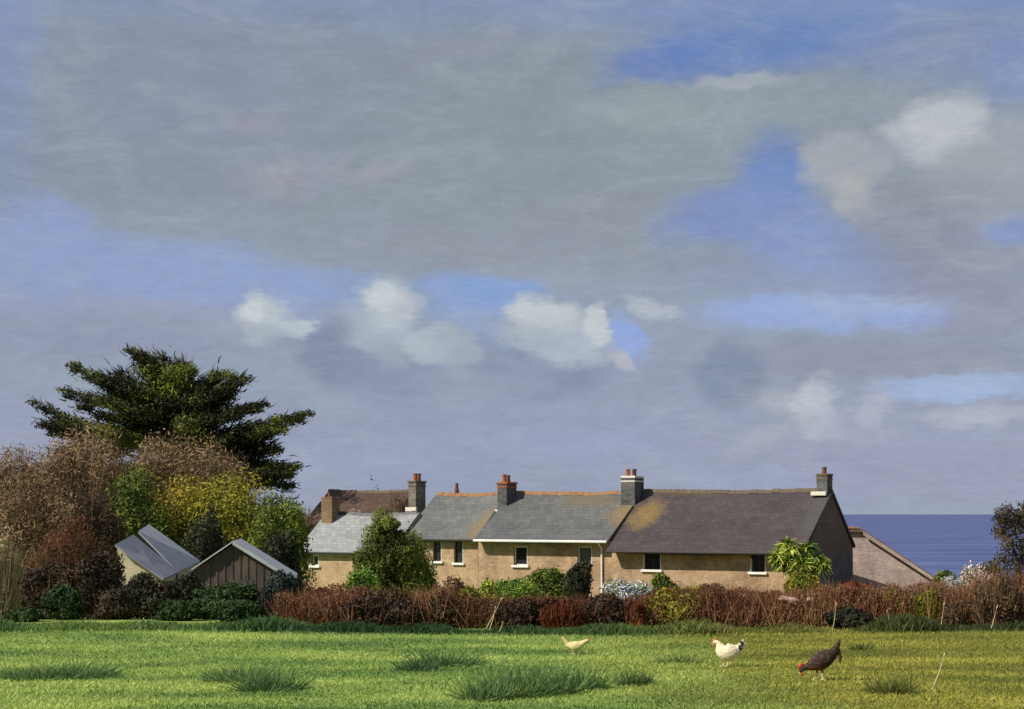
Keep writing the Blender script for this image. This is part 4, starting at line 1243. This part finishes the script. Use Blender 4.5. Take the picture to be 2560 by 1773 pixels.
B(2060, 2190, 1520, 36.2, 'dark', 'low dark green shrub at the hedge foot behind the brown hen', n=4500, k=12, dep=.5, size=.04)
B(2280, 2360, 1482, 36.9, 'olive', 'olive weeds in the hedge left of the brown upright ones', name='weed_clump', cat='weeds', n=2200, twigs=900, twig_kind='olive', k=10, dep=.5, size=.035)
B(2350, 2420, 1500, 36.4, 'brown', 'brown upright weeds in the hedge right of the barn', name='weed_clump', cat='weeds', n=900, twigs=900, k=8, dep=.4)
B(2425, 2570, 1440, 36.2, 'brown', 'tall brown weeds at the right end of the hedge', name='weed_clump', cat='weeds', n=2500, twigs=2200, k=10, dep=.6)

# pale pink stones in the hedge
def stone(u, v, d, sx, sy, sz, label, rz=0):
    p = pt(u, v, d)
    bm = bmesh.new(); bmesh.ops.create_icosphere(bm, subdivisions=3, radius=1)
    for vt in bm.verts:
        n = mnoise.noise(vt.co * 1.3 + Vector((u, v, 0))) * .3 + mnoise.noise(vt.co * 4) * .08
        vt.co *= 1 + n
        vt.co = Vector((vt.co.x * sx, vt.co.y * sy, vt.co.z * sz))
    me = bpy.data.meshes.new('stone'); bm.to_mesh(me); bm.free(); me.materials.append(M['pebble'])
    o = bpy.data.objects.new('stone', me); o.location = (p.x, p.y, p.z); o.rotation_euler = (0, R(14), rz); link(o)
    tag(o, label, 'stone', 'pink stones showing in the hedge')
stone(1975, 1500, 36.95, .22, .13, .08, 'larger pale pink stone lodged in the rusty hedge')
stone(2026, 1500, 36.95, .10, .08, .06, 'smaller pale pink stone lodged in the rusty hedge', .4)

# pale stalks
def stalk(u0, v0, u1, v1, d, label):
    a = pt(u0, v0, d); b2 = pt(u1, v1, d)
    a.z = max(terrain(a.x, d) - .02, min(a.z, .1)) if False else a.z
    o = empty('dry_stalk', tuple(a), label, 'stalk', group='pale dry stalks along the hedge')
    r = b2 - a; mb = MB(); mb.tube([(0, 0, 0), tuple(r * .5 + Vector((.02, 0, .02))), tuple(r)], [.012, .009, .004], 5)
    mb.build('stem', M['straw'], o)
    hb = MB(); hb.tube([tuple(r * .97), tuple(r * 1.03), tuple(r * 1.10)], [.006, .016, .004], 6); hb.build('seed_head', M['straw'], o)
    return o
for a_s in ((1215, 1572, 1252, 1500, 35.9, 'longest pale stalk leaning right by the blackish hedge bush'), (1224, 1575, 1238, 1520, 35.7, 'short pale stalk just left of the longest leaning one'),
            (1246, 1585, 1256, 1556, 35.3, 'tiny pale stalk at the foot of the leaning pair'), (2078, 1592, 2090, 1512, 35.7, 'pale stalk before the rust red hedge shrub'),
            (2344, 1600, 2360, 1512, 35.5, 'tall pale stalk in the hedge below the barn foot'), (2228, 1590, 2218, 1530, 35.6, 'pale stalk leaning left beneath the barn wall'),
            (2465, 1608, 2492, 1520, 35.3, 'pale stalk among the tall weeds at right'), (2330, 1725, 2360, 1640, 22.9 + .3, 'long pale stalk standing in the grass at lower right')):
    stalk(*a_s)

# ================================================================== GRASS
def blade_arrays(x, y, h, w, lean):
    n = len(x)
    z0 = np.array([terrain(a, b_) for a, b_ in zip(x, y)]) - .005
    ang = rng.uniform(0, np.pi, n)
    dx = np.cos(ang) * w; dy = np.sin(ang) * w
    lx = rng.normal(size=n) * lean * h; ly = rng.normal(size=n) * lean * h
    b1 = np.stack([x - dx, y - dy, z0], 1); b2 = np.stack([x + dx, y + dy, z0], 1)
    m1 = np.stack([x + lx * .4 + dx * .7, y + ly * .4 + dy * .7, z0 + h * .6], 1)
    tp = np.stack([x + lx, y + ly, z0 + h], 1)
    return np.stack([b1, b2, m1, tp], 1)

def mat_grass(name, green, dry, tall=False):
    m, nt, N, L, b = new_mat(name)
    at = N.new('ShaderNodeAttribute'); at.attribute_name = 'tint'
    geo = N.new('ShaderNodeNewGeometry'); sep = N.new('ShaderNodeSeparateXYZ'); L.new(geo.outputs['Position'], sep.inputs[0])
    def noise(sc, st=(1, 1, 1), det=4, loc=(0, 0, 0)):
        mp = N.new('ShaderNodeMapping'); mp.inputs['Scale'].default_value = st; mp.inputs['Location'].default_value = loc
        L.new(geo.outputs['Position'], mp.inputs[0])
        n = N.new('ShaderNodeTexNoise'); n.inputs['Scale'].default_value = sc; n.inputs['Detail'].default_value = det
        L.new(mp.outputs[0], n.inputs[0]); return n.outputs[0]
    def mad(a, k, c):
        n = N.new('ShaderNodeMath'); n.operation = 'MULTIPLY_ADD'; L.new(a, n.inputs[0]); n.inputs[1].default_value = k
        if isinstance(c, (int, float)): n.inputs[2].default_value = c
        else: L.new(c, n.inputs[2])
        return n.outputs[0]
    v = mad(at.outputs['Fac'], .24, mad(noise(.55, (.45, 1, 0)), 1.35, -.30))
    r1 = ramp_node(N, green, .3, .7); L.new(v, r1.inputs[0])
    v2 = mad(at.outputs['Fac'], .24, mad(noise(.6, (.45, 1, 0), loc=(5, 2, 0)), 1.35, -.30))
    r2 = ramp_node(N, dry, .3, .7); L.new(v2, r2.inputs[0])
    a = mad(noise(.5, (1, 1, 0), 3), 5.0, sep.outputs[0])
    mr = N.new('ShaderNodeMapRange'); mr.interpolation_type = 'SMOOTHSTEP'; L.new(a, mr.inputs[0]); mr.inputs[1].default_value = 2.8; mr.inputs[2].default_value = 7.4
    mx = N.new('ShaderNodeMix'); mx.data_type = 'RGBA'; L.new(mr.outputs[0], mx.inputs[0]); L.new(r1.outputs[0], mx.inputs[6]); L.new(r2.outputs[0], mx.inputs[7])
    L.new(mx.outputs[2], b.inputs['Base Color']); b.inputs['Roughness'].default_value = .6; b.inputs['Specular IOR Level'].default_value = .15
    out = N['Material Output']
    tr = N.new('ShaderNodeBsdfTranslucent'); L.new(mx.outputs[2], tr.inputs[0])
    ms = N.new('ShaderNodeMixShader'); ms.inputs[0].default_value = .3
    L.new(b.outputs[0], ms.inputs[1]); L.new(tr.outputs[0], ms.inputs[2]); L.new(ms.outputs[0], out.inputs[0])
    return m
M['grass'] = mat_grass('grass_blades', [(.09, .18, .055), (.26, .375, .095), (.47, .56, .15)], [(.12, .145, .035), (.27, .285, .05), (.44, .42, .08)])
M['long_grass'] = mat_grass('long_grass_blades', [(.025, .055, .02), (.07, .13, .04), (.17, .26, .06)], [(.04, .055, .018), (.09, .11, .03), (.20, .20, .05)])
M['tuft'] = mat_grass('tuft_blades', [(.06, .11, .045), (.11, .19, .07), (.19, .28, .09)], [(.09, .11, .03), (.15, .17, .045), (.23, .24, .06)])

def grass():
    n = 260000
    y = 17.5 + (37.0 - 17.5) * rng.random(n) ** 1.15
    x = rng.uniform(-1, 1, n) * (y * .325 + 1.2)
    h = .024 + .034 * rng.random(n) ** 2
    cl = np.array([mnoise.noise(Vector((a * 1.3, b_ * 1.3, 0))) for a, b_ in zip(x[::20], y[::20])])
    h *= 1 + .5 * np.repeat(cl, 20)[:n]
    V = blade_arrays(x, y, h, .0075 + .003 * rng.random(n), .5)
    o = quads_mesh('grass', V, M['grass'], None, rng.random(n)); tag(o, 'short bright green grass covering the field, olive toward the right', 'grass', kind='stuff')
    n = 26000
    x = rng.uniform(-13.5, 13.5, n); y = 35.7 + rng.normal(size=n) * .40
    cl = np.array([mnoise.noise(Vector((a * .7, 9, 0))) for a in x])
    h = (.09 + .11 * rng.random(n)) * np.clip(.9 + 1.8 * cl, .12, 2.2)
    V = blade_arrays(x, y, h, .010, .35)
    o = quads_mesh('long_grass', V, M['long_grass'], None, rng.random(n)); tag(o, 'dark green unmown grass along the foot of the hedge', 'grass', kind='stuff')
grass()

def tuft(u, v, wpx, hpx, label, n=420):
    d = FPX * EYE / (v * .4 - HOR)
    p = pt(u, v, d); s = .4 * d / FPX
    w = wpx * s * 1.1; h = hpx * s * .8
    zb = terrain(p.x, d)
    k = int(n)
    a = rng.uniform(0, 6.28, k); r = rng.random(k) ** .8 * w * .62
    base = np.stack([np.cos(a) * r, np.sin(a) * r * .8, np.zeros(k) - .005], 1)
    tips = base + np.stack([np.cos(a) * r * .5 + rng.normal(size=k) * h * .34, np.sin(a) * r * .4 + rng.normal(size=k) * h * .3, h * (.18 + .95 * rng.random(k) ** 1.8)], 1)
    V, t = strips(base, tips, .0065, .16)
    o = quads_mesh('grass_tuft', V, M['tuft'], None, t, loc=(p.x, d, zb)); tag(o, label, 'grass tuft', 'dark tufts standing on the field')
for t_ in ((1215, 1752, 90, 80, 'large blue green tuft, leftmost of the tall cluster at bottom centre'), (1290, 1745, 110, 100, 'tallest blue green tuft in the bottom centre cluster'),
           (1375, 1738, 100, 85, 'blue green tuft in the bottom centre cluster, below the small yellow hen'), (1450, 1728, 80, 72, 'rightmost dense tuft of the bottom centre cluster'),
           (1580, 1720, 50, 56, 'small tuft between the small yellow hen and the white hen'), (1615, 1716, 22, 46, 'tiny upright tuft left of the white hen'),
           (1695, 1664, 70, 26, 'low dark tuft just left of the white hen'),
           (590, 1700, 100, 50, 'left of two wide dark tufts on the left half of the field'), (680, 1726, 110, 75, 'right of two wide dark tufts on the left half of the field'),
           (1040, 1680, 70, 40, 'low tuft in the middle of the field'), (1110, 1668, 120, 52, 'wide low tuft left of the small yellow hen'),
           (90, 1690, 110, 42, 'dark low tuft at the lower left corner'), (190, 1686, 130, 46, 'broad dark tuft near the lower left corner'),
           (2230, 1735, 80, 60, 'olive tuft at lower right beyond the brown hen'), (2150, 1625, 40, 26, 'small dark weed behind the brown hen')):
    tuft(*t_, n=int(t_[2] * 6))

# ================================================================== HENS
def mat_attr(name, rough=.75):
    m, nt, N, L, b = new_mat(name)
    at = N.new('ShaderNodeAttribute'); at.attribute_name = 'plumage'
    n = N.new('ShaderNodeTexNoise'); n.inputs['Scale'].default_value = 40; n.inputs['Detail'].default_value = 4
    tc = N.new('ShaderNodeTexCoord'); mp = N.new('ShaderNodeMapping'); mp.inputs['Scale'].default_value = (.5, 1, 1.2)
    L.new(tc.outputs['Object'], mp.inputs[0]); L.new(mp.outputs[0], n.inputs[0])
    mr = N.new('ShaderNodeMapRange'); L.new(n.outputs[0], mr.inputs[0]); mr.inputs[3].default_value = .72; mr.inputs[4].default_value = 1.22
    sc = N.new('ShaderNodeVectorMath'); sc.operation = 'SCALE'; L.new(at.outputs['Color'], sc.inputs[0]); L.new(mr.outputs[0], sc.inputs[3])
    L.new(sc.outputs[0], b.inputs['Base Color']); b.inputs['Roughness'].default_value = rough; b.inputs['Specular IOR Level'].default_value = .15
    bp = N.new('ShaderNodeBump'); bp.inputs['Strength'].default_value = .5; bp.inputs['Distance'].default_value = .006
    L.new(n.outputs[0], bp.inputs['Height']); L.new(bp.outputs[0], b.inputs['Normal'])
    return m
M['plumage'] = mat_attr('plumage')
M['comb'] = mat_plain('red_comb', (.62, .07, .03), .5)
M['comb_pale'] = mat_plain('coral_comb', (.75, .20, .10), .5)
M['beak'] = mat_plain('horn_beak', (.55, .42, .22), .4)
M['eye'] = mat_plain('eye_black', (.01, .01, .01), .2)

def loft(rings, seg=20):
    """rings: (x, z, half height, half width) along a curve in the xz plane"""
    bm = bmesh.new(); R_ = []
    n = len(rings)
    for i, (x, z, rh, rw) in enumerate(rings):
        a = rings[max(0, i - 1)]; b_ = rings[min(n - 1, i + 1)]
        t = Vector((b_[0] - a[0], 0, b_[1] - a[1])).normalized(); up = Vector((-t.z, 0, t.x))
        R_.append([bm.verts.new(Vector((x, 0, z)) + up * math.cos(2 * math.pi * k / seg) * rh + Vector((0, 1, 0)) * math.sin(2 * math.pi * k / seg) * rw) for k in range(seg)])
    for i in range(n - 1):
        for k in range(seg):
            bm.faces.new((R_[i][k], R_[i][(k + 1) % seg], R_[i + 1][(k + 1) % seg], R_[i + 1][k]))
    bm.faces.new(R_[0]); bm.faces.new(R_[-1][::-1])
    return bm

def interp_rings(r, k=4):
    out = []
    for i in range(len(r) - 1):
        for j in range(k):
            t = j / k
            p0 = r[max(i - 1, 0)]; p1 = r[i]; p2 = r[i + 1]; p3 = r[min(i + 2, len(r) - 1)]
            out.append(tuple(.5 * ((2 * b_) + (c - a) * t + (2 * a - 5 * b_ + 4 * c - d) * t * t + (-a + 3 * b_ - 3 * c + d) * t ** 3) for a, b_, c, d in zip(p0, p1, p2, p3)))
    out.append(r[-1]); return out

def hen(u, v, body, legs, tail, comb, wattle, beak, eye, colour, label, mirror=False, comb_mat='comb', voxel=.006, scale=1.0, rz=0.0):
    d = FPX * EYE / (v * .4 - HOR)
    p = pt(u, v, d)
    root = empty('hen', (p.x, d, terrain(p.x, d)), label, 'hen', rz, group='hens on the field')
    sx = -1 if mirror else 1
    root.scale = (scale, scale, scale)
    bm = loft(interp_rings(body))
    me = bpy.data.meshes.new('tmp'); bm.to_mesh(me); bm.free()
    # legs and tail feathers joined, then remeshed to one surface
    mb = MB()
    for (pts, rad) in legs: mb.tube(pts, rad, 8)
    for (pts, rad, flat) in tail:
        m2 = MB(); m2.tube(pts, rad, 8)
        c = sum((Vector(q_) for q_ in pts), Vector()) / len(pts)
        mb.poly([(q_[0], c.y + (q_[1] - c.y) * flat, q_[2]) for q_ in m2.v], m2.f)
    V = [tuple(vt.co) for vt in me.vertices] ; F = [tuple(pl.vertices) for pl in me.polygons]
    mb.poly(V, F)
    tmp = mb.build('body', M['plumage'], None)
    md = tmp.modifiers.new('r', 'REMESH'); md.mode = 'VOXEL'; md.voxel_size = voxel
    sm = tmp.modifiers.new('s', 'SMOOTH'); sm.factor = .5; sm.iterations = 3
    dg = bpy.context.evaluated_depsgraph_get()
    nm = bpy.data.meshes.new_from_object(tmp.evaluated_get(dg))
    bpy.data.objects.remove(tmp)
    nm.name = 'body'
    ca = nm.color_attributes.new('plumage', 'FLOAT_COLOR', 'POINT')
    for i, vt in enumerate(nm.vertices):
        co = vt.co
        nz = mnoise.noise(Vector((co.x * 22, co.y * 22, co.z * 30)))
        if co.z > .1: vt.co += vt.normal * nz * .004
        ca.data[i].color = (*colour(co, nz), 1)
        
    if mirror:
        for vt in nm.vertices: vt.co.x *= -1
        nm.flip_normals()
    nm.materials.clear(); nm.materials.append(M['plumage'])
    for pl in nm.polygons: pl.use_smooth = True
    bo = link(bpy.data.objects.new('body', nm), root)
    def part(name, pts, rad, mat, flat=1.0):
        m2 = MB(); m2.tube(pts, rad, 8)
        m2.v = [(q_[0] * sx, q_[1] * flat, q_[2]) for q_ in m2.v]
        return m2.build(name, M[mat], root, smooth=True)
    part('comb', *comb, comb_mat, .35); part('wattle', *wattle, comb_mat, .5); part('beak', *beak, 'beak')
    for s in (1, -1):
        m2 = MB(); m2.tube([(eye[0] * sx, s * eye[2], eye[1] - .004), (eye[0] * sx, s * eye[2], eye[1]), (eye[0] * sx, s * eye[2], eye[1] + .004)], [.002, .005, .002], 6)
        m2.build('eye', M['eye'], root)
    return root

def leg_pts(x, y, ztop, foot_dx=0.0, r=.009):
    L = [([(x, y, ztop), (x + .01, y, ztop * .5), (x + foot_dx, y, .012)], [r * 2.4, r * 1.1, r])]
    for a in (-.5, 0, .5, 3.1):
        ln = .055 if a != 3.1 else .025
        L.append(([(x + foot_dx, y, .012), (x + foot_dx - math.cos(a) * ln * .6, y + math.sin(a) * ln * .6, .012), (x + foot_dx - math.cos(a) * ln, y + math.sin(a) * ln, .006)], [r, r * .8, r * .5]))
    return L

# white hen, facing left
def col_white(co, nz):
    if co.z < .105 and abs(co.x) < .09: return (.70, .60, .36)
    if co.x > .20 and co.z > .24:
        f = math.sin(co.x * 70 + co.z * 60) + nz * 1.5
        if co.x < .275 and f > -.5: return (.05, .035, .04)
        return (.66, .58, .46)
    return (.80, .70, .48)
hen(1812, 1674,
    [(-.172, .352, .010, .010), (-.160, .362, .026, .022), (-.138, .370, .033, .026), (-.108, .360, .038, .032), (-.080, .322, .055, .050), (-.050, .262, .102, .084), (.005, .226, .134, .108),
     (.070, .222, .136, .112), (.135, .240, .112, .094), (.190, .268, .072, .060), (.235, .305, .045, .036), (.262, .335, .02, .02)],
    leg_pts(-.005, .035, .14, -.02, .010) + leg_pts(.03, -.04, .14, .0, .010),
    [([(.19, y0, .26), (.245, y0 * 1.5, .345), (.285, y0 * 2, .42 - abs(y0))], [.04, .035, .014], .4) for y0 in (-.02, 0, .02)] + [([(.19, 0, .25), (.27, 0, .30), (.31, 0, .36)], [.04, .03, .012], .5)],
    ([(-.185, 0, .372), (-.170, 0, .398), (-.145, 0, .408), (-.12, 0, .396)], [.010, .020, .022, .010]),
    ([(-.172, 0, .350), (-.172, 0, .330), (-.168, 0, .308)], [.014, .019, .009]),
    ([(-.180, 0, .356), (-.196, 0, .350), (-.210, 0, .340)], [.011, .008, .002]),
    (-.158, .368, .024), col_white, 'white hen with red comb and dark barred tail, standing in the middle of the three', comb_mat='comb_pale')

def col_brown(co, nz):
    if co.z < .13 and abs(co.x) < .10 and co.z < .10: return (.62, .55, .36)
    if co.z < .20 and co.x > -.16: return (.15, .045, .02) if nz > -.3 else (.07, .03, .02)
    return (.045, .028, .020) if nz > -.25 else (.085, .06, .05)
hen(2046, 1706,
    [(-.252, .110, .010, .010), (-.243, .130, .026, .022), (-.222, .158, .034, .028), (-.185, .180, .042, .036), (-.140, .195, .058, .050), (-.085, .215, .085, .072), (-.02, .245, .118, .096),
     (.055, .285, .130, .104), (.125, .325, .115, .092), (.185, .365, .085, .066), (.235, .41, .055, .04), (.27, .45, .02, .02)],
    leg_pts(-.02, .04, .19, -.01, .012) + leg_pts(.035, -.04, .19, .03, .012),
    [([(.19, y0, .36), (.25, y0 * 1.5, .46), (.30, y0 * 2, .575 - abs(y0) * 1.5)], [.055, .042, .012], .4) for y0 in (-.02, 0, .02)] +
    [([(.20, y0, .38), (.285, y0, .42), (.305, y0, .32), (.30, y0, .24)], [.03, .03, .024, .01], .5) for y0 in (-.018, .018)],
    ([(-.262, 0, .150), (-.262, 0, .190), (-.240, 0, .222), (-.205, 0, .225)], [.012, .024, .024, .010]),
    ([(-.238, 0, .108), (-.232, 0, .082), (-.222, 0, .060)], [.016, .022, .010]),
    ([(-.256, 0, .108), (-.266, 0, .086), (-.270, 0, .068)], [.012, .009, .002]),
    (-.240, .142, .024), col_brown, 'dark brown hen pecking at the grass with red comb and raised tail')

def col_yel(co, nz):
    if co.z < .06: return (.55, .42, .22)
    if co.x > .10 and co.z < .13: return (.30, .25, .24)
    return (.72, .60, .30) if nz > -.3 else (.66, .50, .26)
hen(1438, 1641,
    [(-.222, .222, .010, .010), (-.207, .228, .026, .021), (-.185, .224, .032, .027), (-.150, .204, .038, .034), (-.112, .178, .052, .048), (-.06, .150, .074, .064), (.005, .140, .082, .072),
     (.065, .146, .070, .060), (.112, .164, .050, .042), (.148, .190, .032, .024), (.170, .21, .012, .012)],
    leg_pts(-.01, .025, .08, -.015, .008) + leg_pts(.03, -.025, .08, .01, .008),
    [([(.11, y0, .16), (.165, y0 * 1.4, .225), (.215, y0 * 2, .295 - abs(y0))], [.040, .032, .010], .4) for y0 in (-.012, 0, .012)],
    ([(-.225, 0, .238), (-.212, 0, .254), (-.188, 0, .256)], [.008, .015, .009]),
    ([(-.215, 0, .212), (-.213, 0, .192)], [.011, .008]),
    ([(-.226, 0, .222), (-.246, 0, .216)], [.009, .002]),
    (-.205, .234, .021), col_yel, 'small pale yellow hen with raised tail, smallest of the three', mirror=True, comb_mat='comb_pale', voxel=.0045)
